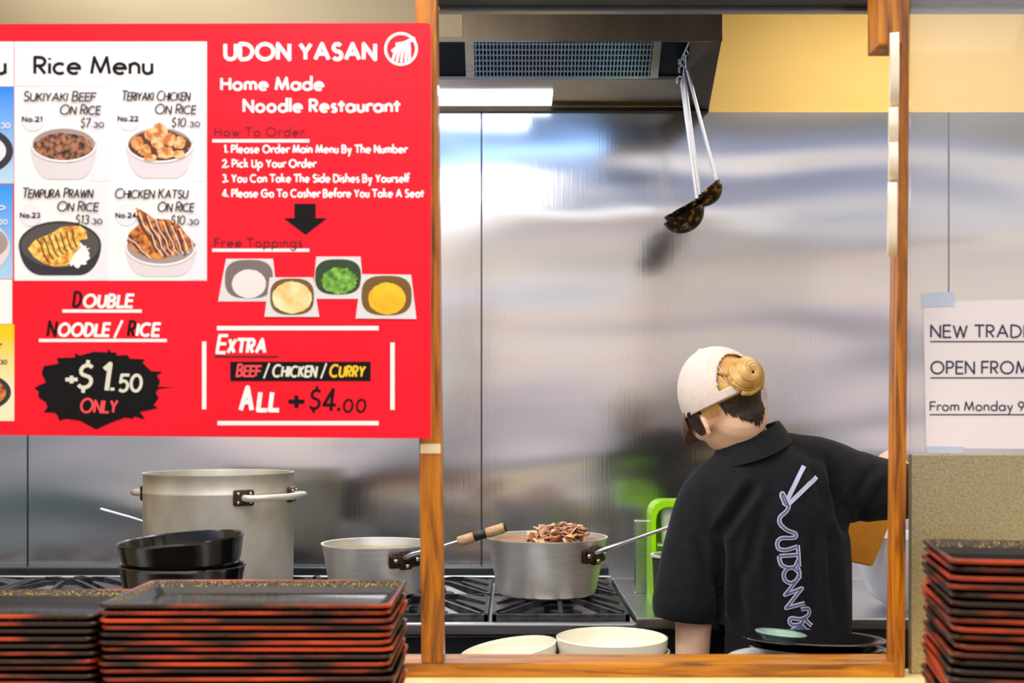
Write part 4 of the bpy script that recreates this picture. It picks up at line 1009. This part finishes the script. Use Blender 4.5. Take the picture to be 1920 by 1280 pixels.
prt('extra_lettering', M['p_white'], lambda b, p: [word(b, 'E', 404, 428, 664, 38, .16, p, shear=.14), word(b, 'XTRA', 424, 503, 664, 31, .2, p, shear=.12, gap=.3)], 2)
prt('all_lettering', M['p_white'], lambda b, p: [word(b, 'A', 447, 479, 773, 51, .17, p, shear=.05), word(b, 'LL', 480, 527, 773, 42, .2, p, shear=.1, gap=.34)], 2)
prt('extra_rule', M['p_maroon'], lambda b, p: flat(b, rect(402, 667, 522, 670), p), 2)
bxp = prt('black_band', M['p_ink'], lambda b, p: flat(b, rect(432, 678, 695, 714), p), 2)
prt('band_lettering', M['p_pink'], lambda b, p: word(b, 'BEEF', 442, 491, 707, 26, .16, p, small=.86, shear=.12, gap=.24), 3, bxp)
prt('band_lettering', M['p_cream'], lambda b, p: [word(b, '/', 493, 507, 708, 26, .13, p), word(b, 'CHICKEN', 509, 597, 708, 26, .16, p, small=.88, shear=.12, gap=.24), word(b, '/', 600, 614, 708, 26, .13, p)], 3, bxp)
prt('band_lettering', M['p_gold'], lambda b, p: word(b, 'CURRY', 616, 687, 708, 26, .16, p, small=.88, shear=.12, gap=.24), 3, bxp)
prt('extra_price', M['p_ink'], lambda b, p: [word(b, '+', 541, 571, 776, 54, .14, p), word(b, '$', 577, 605, 769, 41, .12, p, shear=.14), word(b, '4', 603, 632, 773, 46, .12, p, shear=.1), word(b, '.', 632, 638, 773, 36, .17, p), word(b, '00', 642, 688, 774, 27, .14, p, shear=.08, gap=.3)], 2)
# cream tape on the left post
bm = B(); a, b = at(788, 832, 1.858), at(826, 850, 1.858); box(bm, a.x, b.x, 1.8575, 1.8595, b.z, a.z, 0.0005, 1)
tag(obj('tape_strip', bm, M['masking']), 'cream tape strip wrapped on the left post below the menu', 'tape')

# ------------------------------------------------------------------ paper notice on the clear screen
ND = 1.887
nc = at(1830, 700, ND)
no = thing('paper_notice', 'white printed notice about trading hours taped to the clear screen', 'notice', nc)
def npx(layer): return lambda px, py: at(px, py, ND)-nc+Vector((0, -0.0003*layer, 0))
bm = B(); prism(bm, [npx(0)(*p) for p in ((1731, 566), (2050, 558), (2050, 842), (1737, 840))], (0, 0.001, 0)); obj('sheet', bm, M['paper'], no)
bm = B()
for t, x0, x1, y, cp, w in (('NEW TRADI', 1744, 1922, 634, 26, .13), ('OPEN FROM', 1744, 1929, 702, 26, .13), ('From Monday 9', 1743, 1921, 771, 19, .14)):
    word(bm, t, x0, x1, y, cp, w, npx(1), gap=.24); flat(bm, rect(x0, y+5, 1940, y+7.5), npx(1))
obj('lettering', bm, M['ink_blue'], no)
for q in (((1728, 549), (1789, 547), (1790, 574), (1729, 576)), ((1738, 836), (1808, 837), (1808, 850), (1738, 849))):
    bm = B(); prism(bm, [npx(2)(*p) for p in q], (0, 0.0006, 0)); obj('tape', bm, M['tape'], no)

# ------------------------------------------------------------------ wooden letters on the right post, seen almost edge on
def letter(outline, hole, ytop, ybot, label, xo):
    z1, z0 = at(0, ytop, 1.83).z, at(0, ybot, 1.83).z
    h = z1-z0; w = 0.062
    root = thing('wooden_letter', label, 'letter', (at(1686+xo, 0, 1.83).x, 1.83, z0), group='whitewashed letters on the right post')
    bm = B(); t = 0.013
    def P3(u, v, k): return Vector((-t*(1-k)*1.0-0.001, (u-0.5)*w, v*h))
    n = len(outline); m_ = len(hole)
    A0 = [bm.verts.new(P3(*p, 0)) for p in outline]; A1 = [bm.verts.new(P3(*p, 1)) for p in outline]
    H0 = [bm.verts.new(P3(*p, 0)) for p in hole]; H1 = [bm.verts.new(P3(*p, 1)) for p in hole]
    for i in range(n):
        j = (i+1) % n
        bm.faces.new((A0[i], A0[j], A1[j], A1[i])); bm.faces.new((H0[j], H0[i], H1[i], H1[j]))
        bm.faces.new((A0[j], A0[i], H0[i], H0[j])); bm.faces.new((A1[i], A1[j], H1[j], H1[i]))
    bmesh.ops.bevel(bm, geom=[e for e in bm.edges if e.calc_face_angle(0) > 1.0], offset=0.0012, segments=2, affect='EDGES')
    root.rotation_euler = (0, 0, math.radians(-16))
    obj('letter_face', bm, M['letter_wood'], root, 50)
n_ = 40
ring = lambda rx, ry, pw=1.0: [(0.5+rx*abs(math.cos(t))**pw*(1 if math.cos(t) > 0 else -1), 0.5+ry*abs(math.sin(t))**pw*(1 if math.sin(t) > 0 else -1)) for t in [2*PI*i/n_ for i in range(n_)]]
def waist(pts): return [(0.5+(u-0.5)*(1-0.35*math.exp(-((v-0.52)/0.10)**2)), v) for u, v in pts]
letter(ring(.5, .5, 0.8), ring(.28, .32), 62, 201, 'top whitewashed letter on the right post', 0)
letter(waist(ring(.5, .5, 0.55)), waist(ring(.22, .3)), 203, 339, 'middle whitewashed letter with a pinched waist on the right post', -2)
letter(ring(.5, .5, 0.65), ring(.27, .32), 342, 479, 'bottom whitewashed letter on the right post', -4)

# ------------------------------------------------------------------ the cook
KD = 2.55; U = KD/FPX
ck = thing('person', 'cook in cream cap and black polo shirt seen from behind, head bowed over the stove', 'person', (at(1465, 0, KD).x, KD, 0))
K0 = Vector(ck.location)
def K(px, py, d=KD): return at(px, py, d)-K0
# head frame
yaw, pit, rol = math.radians(26), math.radians(16), math.radians(20)
Rm = Matrix.Rotation(yaw, 3, 'Z') @ Matrix.Rotation(-pit, 3, 'X')
Rm = Rm @ Matrix.Rotation(-rol, 3, 'Y')
HC = K(1359, 754, KD-0.01)
def hd_(x, y, z): return HC+Rm @ Vector((x, y, z))        # x right, y forward, z up in the head's own frame
HM = Matrix.Translation(HC) @ Rm.to_4x4()
# bare body: one continuous skin
bm = B()
ball(bm, hd_(0, 0.0, 0.018), 0.073, 0.090, 0.098, Rm, 28, 20)
ball(bm, hd_(0, 0.030, -0.050), 0.056, 0.056, 0.062, Rm, 24, 16)
limb(bm, [hd_(0, 0.062, -0.085), hd_(0, 0.078, -0.098)], [0.022, 0.016])
limb(bm, [hd_(0, 0.092, 0.005), hd_(0, 0.104, -0.028)], [0.006, 0.010])
for s in (-1, 1):
    limb(bm, [hd_(s*0.035, 0.078, -0.03), hd_(s*0.045, 0.06, -0.04)], [0.016, 0.016])
    ear = [hd_(s*0.074+s*0.010*math.sin(t)**2*0+s*0.004, 0.012+0.018*math.cos(t)+0.008*math.sin(t), -0.018+0.031*math.sin(t)) for t in [2*PI*i/12 for i in range(13)]]
    tube(bm, ear, 0.0062, 8)
    limb(bm, [hd_(s*0.070, 0.014, -0.004), hd_(s*0.073, 0.008, -0.034)], [0.011, 0.009], 12)
nb = K(1412, 852, KD+0.0)
limb(bm, [hd_(0, -0.022, -0.045), K(1388, 815, KD-0.005), nb], [0.058, 0.053, 0.062])
tors = [(850, 1425, 60, .055), (900, 1440, 110, .08), (980, 1445, 128, .095), (1090, 1460, 112, .092), (1200, 1475, 105, .088), (1320, 1478, 125, .1), (1400, 1478, 128, .1)]
def trings(tab, k=1.0, n=40, dk=1.0, pw=0.85):
    rs = []
    for y, cx, hw, dp in tab:
        c = K(cx, y)
        rs.append([c+Vector(((abs(math.cos(t))**pw)*(1 if math.cos(t) > 0 else -1)*hw*U*k, (abs(math.sin(t))**pw)*(1 if math.sin(t) > 0 else -1)*dp*dk, 0)) for t in [2*PI*i/n for i in range(n)]])
    return rs
rings(bm, trings(tors, 0.9))
sL, eL, wL = K(1328, 940), K(1298, 1232, KD+0.0), K(1306, 1190, KD+0.215)
wL.z = BZ+0.045
limb(bm, [sL, K(1303, 1080), eL], [0.048, 0.044, 0.037], smoothpath=False)
limb(bm, [eL, eL.lerp(wL, 0.35), wL], [0.037, 0.036, 0.024], smoothpath=False)
sR, eR, wR = K(1545, 882), K(1694, 916, KD+0.02), K(1672, 862, KD+0.26)
limb(bm, [sR, eR], [0.046, 0.038], smoothpath=False)
limb(bm, [eR, eR.lerp(wR, 0.35), wR], [0.038, 0.038, 0.026], smoothpath=False)
def hand(bm, w, fwd, down, side, curl):
    fwd, down, side = fwd.normalized(), down.normalized(), side.normalized()
    limb(bm, [w, w+fwd*0.04, w+fwd*0.075], [0.024, 0.030, 0.030], 16, flat=1.0)
    for i, L in enumerate((0.066, 0.075, 0.070, 0.055)):
        b_ = w+fwd*0.082+side*(-0.028+0.0185*i)
        p1 = b_+(fwd*math.cos(curl)+down*math.sin(curl))*L*0.45; p2 = p1+(fwd*math.cos(curl*2)+down*math.sin(curl*2))*L*0.32; p3_ = p2+(fwd*math.cos(curl*2.8)+down*math.sin(curl*2.8))*L*0.26
        limb(bm, [b_-fwd*0.015, b_, p1, p2, p3_], [0.0095, 0.0095, 0.0088, 0.0080, 0.0068], 10, 3)
    t0 = w+fwd*0.03-side*0.024
    limb(bm, [t0, t0+(fwd*0.6-side+down*0.4).normalized()*0.035, t0+(fwd*0.6-side+down*0.4).normalized()*0.035+(fwd+down*0.5-side*0.1).normalized()*0.03], [0.014, 0.011, 0.0085], 10, 3)
hand(bm, wL, Vector((0.25, 1, -0.1)), Vector((0, 0, -1)), Vector((-1, 0.25, 0)), 0.25)
hand(bm, wR, Vector((0.15, 1, -0.25)), Vector((0, -0.25, -1)), Vector((1, -0.1, 0)), 0.6)
hips = K(1478, 1330)
for s in (-1, 1):
    hx = hips+Vector((s*0.075, 0, -0.02))
    limb(bm, [hx, Vector((hx.x+s*0.01, 0.015, 0.46)), Vector((hx.x+s*0.015, -0.01, 0.09))], [0.082, 0.055, 0.038], smoothpath=False)
    limb(bm, [Vector((hx.x+s*0.015, -0.02, 0.055)), Vector((hx.x+s*0.03, 0.15, 0.04))], [0.036, 0.03], smoothpath=False)
me = fuse(bm, 0.0045, 5)
body = obj_me('body', me, M['skin'], ck)
# face details (turned away from the camera)
for s in (-1, 1):
    bm = B(); ball(bm, hd_(s*0.030, 0.078, 0.002), 0.011, u=14, v=10); obj('eye', bm, M['eye'], ck, 180)
bm = B(); limb(bm, [hd_(-0.018, 0.082, -0.058), hd_(0, 0.089, -0.058), hd_(0.018, 0.082, -0.058)], [0.004, 0.006, 0.004], 10, 3); obj('lips', bm, M['lip'], ck, 180)

# shirt
bm = B()
shirt_tab = [(822, 1412, 52, .055), (842, 1424, 76, .068), (868, 1436, 112, .085), (900, 1442, 134, .10), (960, 1446, 142, .112), (1050, 1458, 134, .112), (1130, 1468, 124, .11), (1200, 1472, 122, .11), (1330, 1476, 134, .118), (1375, 1476, 136, .12)]
rings(bm, trings(shirt_tab))
limb(bm, [K(1372, 885), K(1325, 935), K(1304, 1010), K(1290, 1090), K(1284, 1132)], [0.055, 0.060, 0.064, 0.069, 0.071], 28, 5)
limb(bm, [K(1500, 862), K(1545, 876), K(1600, 908), K(1660, 918, KD+0.01), K(1700, 920, KD+0.02)], [0.055, 0.064, 0.078, 0.067, 0.062], 28, 5)
# trapezius
limb(bm, [K(1425, 842), K(1500, 850), K(1548, 862)], [0.045, 0.042, 0.046], 20)
limb(bm, [K(1400, 850), K(1345, 905)], [0.045, 0.05], 20)
# cut the sleeve ends flat: the hems
me = fuse(bm, 0.006, 7)
bm = B(); bm.from_mesh(me); bpy.data.meshes.remove(me)
def cut(bm, p, n, lim):
    geom = [v for v in bm.verts if lim(v.co)]
    gs = set(geom); fs = [f for f in bm.faces if all(v in gs for v in f.verts)]; es = {e for f in fs for e in f.edges}
    bmesh.ops.bisect_plane(bm, geom=list(gs)+list(es)+fs, plane_co=p, plane_no=n, clear_outer=True)
cut(bm, K(1284, 1160), (K(1284, 1160)-K(1300, 1010)).normalized(), lambda c: c.x < K(1352, 0).x and c.z < K(0, 1100).z)
# cloth folds
fold_src = [((1345, 1010), (1420, 900), 0.010), ((1352, 1160), (1350, 1000), 0.012), ((1390, 1100), (1440, 930), 0.004), ((1590, 1010), (1550, 850), 0.010), ((1570, 1190), (1545, 930), 0.004), ((1520, 870), (1580, 1000), 0.005),
            ((1300, 1000), (1345, 1120), 0.005), ((1640, 870), (1590, 960), 0.005), ((1660, 900), (1600, 980), 0.004), ((1400, 1200), (1370, 1040), 0.005), ((1450, 880), (1445, 1180), 0.003), ((1530, 960), (1520, 1190), 0.004)]
bm.normal_update()
for v in bm.verts:
    w = v.co+K0; px = CX+w.x/w.y*FPX; py = HZ-(w.z-EYE)/w.y*FPX
    dd = 0
    for (a, b, s) in fold_src:
        ax, ay, bx, by = a[0], a[1], b[0], b[1]; L2 = (bx-ax)**2+(by-ay)**2
        t = max(0, min(1, ((px-ax)*(bx-ax)+(py-ay)*(by-ay))/L2)); dx, dy = px-ax-t*(bx-ax), py-ay-t*(by-ay)
        r = math.hypot(dx, dy); fade = 1-abs(2*t-1)**3
        dd += -1.7*s*math.exp(-(r/9)**2)*fade+s*0.9*math.exp(-((r-19)/9)**2)*fade
    if v.normal.y < 0.6:
        dd += 0.0025*noise.noise(Vector((w.x*22, w.y*22, w.z*9)))
        v.co += v.normal*dd
bmesh.ops.smooth_vert(bm, verts=bm.verts[:], factor=0.5, use_axis_x=True, use_axis_y=True, use_axis_z=True)
bvh = BVHTree.FromBMesh(bm)
me = bpy.data.meshes.new('polo_shirt'); bm.to_mesh(me); bm.free()
for p in me.polygons: p.use_smooth = True
shirt = obj_me('polo_shirt', me, M['shirt'], ck)
# collar: a leaning band round the neck
def cring(c, ax, dep, sag, d, n=40):
    c = K(c[0], c[1], d); a = Vector((ax[0]*U, 0, -ax[1]*U))
    return [c+a*math.cos(t)+Vector((0, dep*math.sin(t), -sag*(-math.sin(t)))) for t in [2*PI*i/n for i in range(n)]]
bm = B()
up = cring((1401, 818), (54, -27), 0.060, 0.000, KD); up2 = cring((1401, 816), (59, -28), 0.065, 0.000, KD)
mid = cring((1405, 830), (67, -27), 0.078, 0.006, KD); low = cring((1409, 846), (74, -26), 0.092, 0.014, KD); low2 = cring((1409, 847), (66, -26), 0.080, 0.014, KD)
rings(bm, [low2, up, up2, mid, low], True, False, False)
obj('collar', bm, M['shirt'], shirt, 60)
# back print: chopsticks and a noodle line that writes downwards, laid on the cloth
def on_shirt(lift):
    def f(px, py):
        o = Vector((0, 0, EYE))-K0; dr = (at(px, py, KD)-K0)-o
        hit = bvh.ray_cast(o, dr.normalized())
        q = hit[0] if hit[0] is not None else at(px, py, KD-0.1)-K0
        n = hit[1] if hit[0] is not None else Vector((0, -1, 0))
        if n.y > 0: n = -n
        return q+n*lift
    return f
def c4(pts): return [(1160+x/3.368, 900+y/3.368) for x, y in pts]
def smoothp(pts, k=6):
    out = []
    for i in range(len(pts)-1):
        p0, p1, p2, p3_ = pts[max(i-1, 0)], pts[i], pts[i+1], pts[min(i+2, len(pts)-1)]
        for s in range(k):
            t = s/k
            out.append(tuple(0.5*((2*p1[j])+(p2[j]-p0[j])*t+(2*p0[j]-5*p1[j]+4*p2[j]-p3_[j])*t*t+(3*p1[j]-p0[j]-3*p2[j]+p3_[j])*t**3) for j in (0, 1)))
    return out+[pts[-1]]
def dense(pts, step=3):
    out = [pts[0]]
    for a, b in zip(pts, pts[1:]):
        n = max(1, int(math.hypot(b[0]-a[0], b[1]-a[1])/step))
        out += [(a[0]+(b[0]-a[0])*i/n, a[1]+(b[1]-a[1])*i/n) for i in range(1, n+1)]
    return out
curves = [smoothp(c4([(1072, 165), (1058, 135), (1036, 86), (1030, 100), (1050, 150), (1072, 165), (1055, 198), (1018, 235), (1020, 275), (1062, 315), (1112, 335), (1116, 358), (1085, 364), (1030, 365), (1004, 390), (1010, 428), (1050, 440), (1128, 418)])),
          c4([(1130, 410), (1135, 470), (1138, 545)]), smoothp(c4([(1016, 478), (1016, 500), (1030, 535), (1070, 552), (1110, 545), (1132, 505)])), c4([(1016, 478), (1128, 470)]),
          smoothp(c4([(1128, 545), (1140, 590), (1120, 630), (1085, 648), (1050, 630), (1042, 590), (1065, 558), (1100, 552), (1130, 575)])),
          c4([(1135, 560), (1140, 610), (1050, 722), (1155, 682), (1056, 806), (1172, 775)]),
          smoothp(c4([(1150, 815), (1190, 810), (1198, 845), (1150, 875), (1090, 870), (1078, 890), (1095, 912), (1150, 905), (1165, 870), (1190, 895), (1218, 918)])),
          c4([(1085, 950), (1150, 915), (1175, 935)]), c4([(1130, 925), (1225, 962)])]
bm = B()
for cv in curves: ribbon(bm, dense(cv), 8.0, on_shirt(0.0018))
pr = obj('back_print', bm, M['print'], shirt); pr['label'] = 'white noodle-line lettering down the back of the shirt'
bm = B()
for cv in curves: ribbon(bm, dense(cv), 3.0, on_shirt(0.0026))
obj('print_core', bm, M['print_core'], pr)
bm = B()
for a, b in (((1507, 874), (1470, 948)), ((1531, 894), (1473, 950))): ribbon(bm, dense([a, b]), 8.5, on_shirt(0.0020))
obj('print_chopsticks', bm, M['print'], pr)

# trousers and shoes
bm = B()
rings(bm, trings([(1325, 1478, 129, .106), (1400, 1478, 134, .112), (1420, 1478, 130, .11)]))
for s in (-1, 1):
    hx = hips+Vector((s*0.075, 0, -0.04))
    limb(bm, [hx, Vector((hx.x+s*0.01, 0.012, 0.46)), Vector((hx.x+s*0.015, -0.01, 0.12))], [0.092, 0.075, 0.065], smoothpath=False)
obj_me('trousers', fuse(bm, 0.01, 4), M['trousers'], ck)
for s in (-1, 1):
    hx = hips.x+s*0.075
    bm = B(); limb(bm, [Vector((hx+s*0.015, -0.045, 0.052)), Vector((hx+s*0.022, 0.06, 0.050)), Vector((hx+s*0.03, 0.165, 0.042))], [0.048, 0.048, 0.040], flat=1.0)
    for v in bm.verts: v.co.z = max(v.co.z, 0.0)
    obj('shoe', bm, M['shoe'], ck, 180)

# hair
def shell(bm, f, rx, ry, rz, cz, keep, nu=72, nv=44):
    """part of an ellipsoid round the head, kept where keep(azimuth, z, p) holds; azimuth 0 = back of the head, + to the right"""
    g = {}
    for i in range(nu):
        for j in range(nv+1):
            a = 2*PI*i/nu-PI; ph = -PI/2+PI*j/nv
            p = Vector((rx*math.cos(ph)*math.sin(a), -ry*math.cos(ph)*math.cos(a), cz+rz*math.sin(ph)))
            g[i, j] = (a, p)
    vs = {}
    def vv(i, j):
        i %= nu
        if (i, j) not in vs: vs[i, j] = bm.verts.new(f(g[i, j][1]))
        return vs[i, j]
    for i in range(nu):
        for j in range(nv):
            a = 2*PI*(i+0.5)/nu-PI; p = (g[i, j][1]+g[(i+1) % nu, j+1][1])/2
            if keep(a, p.z, p):
                try: bm.faces.new((vv(i, j), vv(i+1, j), vv(i+1, j+1), vv(i, j+1)))
                except ValueError: pass
    bmesh.ops.remove_doubles(bm, verts=bm.verts[:], dist=1e-5)
f_id = lambda p: HC+Rm @ p
bm = B()
shell(bm, f_id, 0.0765, 0.0945, 0.104, 0.016, lambda a, z, p: (z > 0.0 and p.y < 0.06) or (abs(a) > 0.95 and abs(a) < 1.45 and z > -0.016+0.006*noise.noise(Vector((a*30, 0, 0)))), 150, 90)
hair = obj('hair', bm, M['blond'], ck, 180); hair['label'] = 'blond hair showing at the back opening of the cap'
bm = B()
bod = BVHTree.FromPolygons([v.co for v in body.data.vertices], [p.vertices[:] for p in body.data.polygons])
def on_head(p):
    q_ = Vector((p.x, p.y, 0)).normalized(); o = HC+Rm @ (Vector((0, -0.02, p.z))+q_*0.2); d_ = Rm @ -q_
    h_ = bod.ray_cast(o, d_)
    return (h_[0]-d_*0.0022) if h_[0] is not None else HC+Rm @ p
g_ = {}
NA, NZ = 200, 60
def hkeep(a, z):
    low = -0.076+0.055*abs(a+0.05)**1.3+0.010*noise.noise(Vector((a*12, 0, 0)))+0.008*noise.noise(Vector((a*55, 2, 0)))
    return (-1.05 < a < 1.25 and z > low) or (1.75 < abs(a) < 2.2 and z > -0.045+0.01*noise.noise(Vector((a*40, 3, 0))))
def hv(i, j):
    if (i, j) not in g_:
        a = -2.3+4.6*i/NA; z = -0.095+0.120*j/NZ
        g_[i, j] = bm.verts.new(on_head(Vector((math.sin(a)*0.08, -math.cos(a)*0.08, z))))
    return g_[i, j]
for i in range(NA):
    for j in range(NZ):
        if hkeep(-2.3+4.6*(i+.5)/NA, -0.095+0.120*(j+.5)/NZ): bm.faces.new((hv(i, j), hv(i+1, j), hv(i+1, j+1), hv(i, j+1)))
o = obj('nape_hair', bm, M['dark_hair'], hair, 180); o['label'] = 'dark cropped hair at the nape'
# bun: coiled strands sitting in the cap opening
bc = Vector((-0.002, -0.097, 0.030)); bm = B()
ball(bm, HC+Rm @ (bc+Vector((0, 0.004, 0))), 0.040, 0.020, 0.038, Rm)
for k in range(16):
    pts = []; rad = []; r0 = random.uniform(0.036, 0.043)
    for i in range(30):
        t = i/29; ang = t*2*PI*0.95+k*2*PI/16; r = r0*(1-t)+0.005*t
        pts.append(HC+Rm @ (bc+Vector((r*math.cos(ang), -0.004-0.026*math.sin(t*PI*0.62), r*0.95*math.sin(ang))))); rad.append(0.0058*(1-t*0.5))
    tube(bm, pts, rad, 7)
for k in range(26):   # strands gathered into the bun from the cap opening
    a = -0.72+k*1.3/25; z = random.uniform(0.034, 0.070)
    q_ = Vector((0.0765*math.sin(a)*math.cos((z-0.016)/0.104), -0.0945*math.cos(a)*math.cos((z-0.016)/0.104), z))*0.985
    e_ = bc+Vector((0.036*math.sin(a*1.6), -0.006, (z-0.05)*0.6))
    tube(bm, [HC+Rm @ q_, HC+Rm @ ((q_+e_)/2+Vector((0, -0.004, 0))), HC+Rm @ e_], [0.0022, 0.0028, 0.0024], 6)
o = obj('bun', bm, M['blond'], hair, 180); o['label'] = 'blond coiled bun through the cap opening'
bm = B()
for k in range(5):
    a = random.uniform(-0.8, 0.9)
    s0 = Vector((0.072*math.sin(a), -0.095*math.cos(a), random.uniform(-0.02, 0.02)))
    tube(bm, [HC+Rm @ s0, HC+Rm @ (s0+Vector((0.01*math.sin(a*2), -0.004, -0.02))), HC+Rm @ (s0+Vector((random.uniform(-.015, .015), 0.004, -0.045)))], [0.0007, 0.0006, 0.0003], 5)
obj('loose_strands', bm, M['blond'], hair, 180)
# cap
bm = B()
def capkeep(a, z, p):
    if z < 0.004: return False
    if abs(a+0.05) < 0.74:
        top = 0.078*math.sqrt(max(0, 1-((a+0.05)/0.74)**2))
        if 0.022 < z < 0.022+top*0.85: return False
    return True
shell(bm, f_id, 0.084, 0.1025, 0.110, 0.014, capkeep, 150, 110)
cap = obj('cap', bm, M['cap'], ck, 180); cap['label'] = 'cream baseball cap with a back opening'
sol = cap.modifiers.new('thick', 'SOLIDIFY'); sol.thickness = 0.003; sol.offset = 0
bm = B()
for k in range(6):
    a = PI/6+k*PI/3
    tube(bm, [f_id(Vector((0.0843*math.cos(ph)*math.sin(a), -0.1028*math.cos(ph)*math.cos(a), 0.014+0.1103*math.sin(ph)))) for ph in [0.15+i*0.1 for i in range(14)]], 0.0009, 6)
ball(bm, f_id(Vector((0, 0, 0.1245))), 0.007, 0.007, 0.004, Rm, 12, 8)
obj('seams', bm, M['cap'], cap, 180)
bm = B(); rs = []
for i in range(25):
    a = -1.15+2.3*i/24
    x, y = 0.084*math.sin(a), 0.1025*math.cos(a)
    o_ = 0.066*math.cos(a*1.25)**0.7 if abs(a*1.25) < PI/2 else 0
    rs.append([f_id(Vector((x, y, 0.018))), f_id(Vector((x*1.03, y+o_*0.50, 0.010-o_*0.40))), f_id(Vector((x*1.02, y+o_*0.86, 0.004-o_*0.85-x*x*2)))])
for i in range(24):
    pass
vs = [[bm.verts.new(p) for p in r] for r in rs]
for i in range(24):
    for j in range(2): bm.faces.new((vs[i][j], vs[i+1][j], vs[i+1][j+1], vs[i][j+1]))
vz = obj('visor', bm, M['cap_under'], cap, 180)
sol = vz.modifiers.new('thick', 'SOLIDIFY'); sol.thickness = 0.003; sol.offset = 0
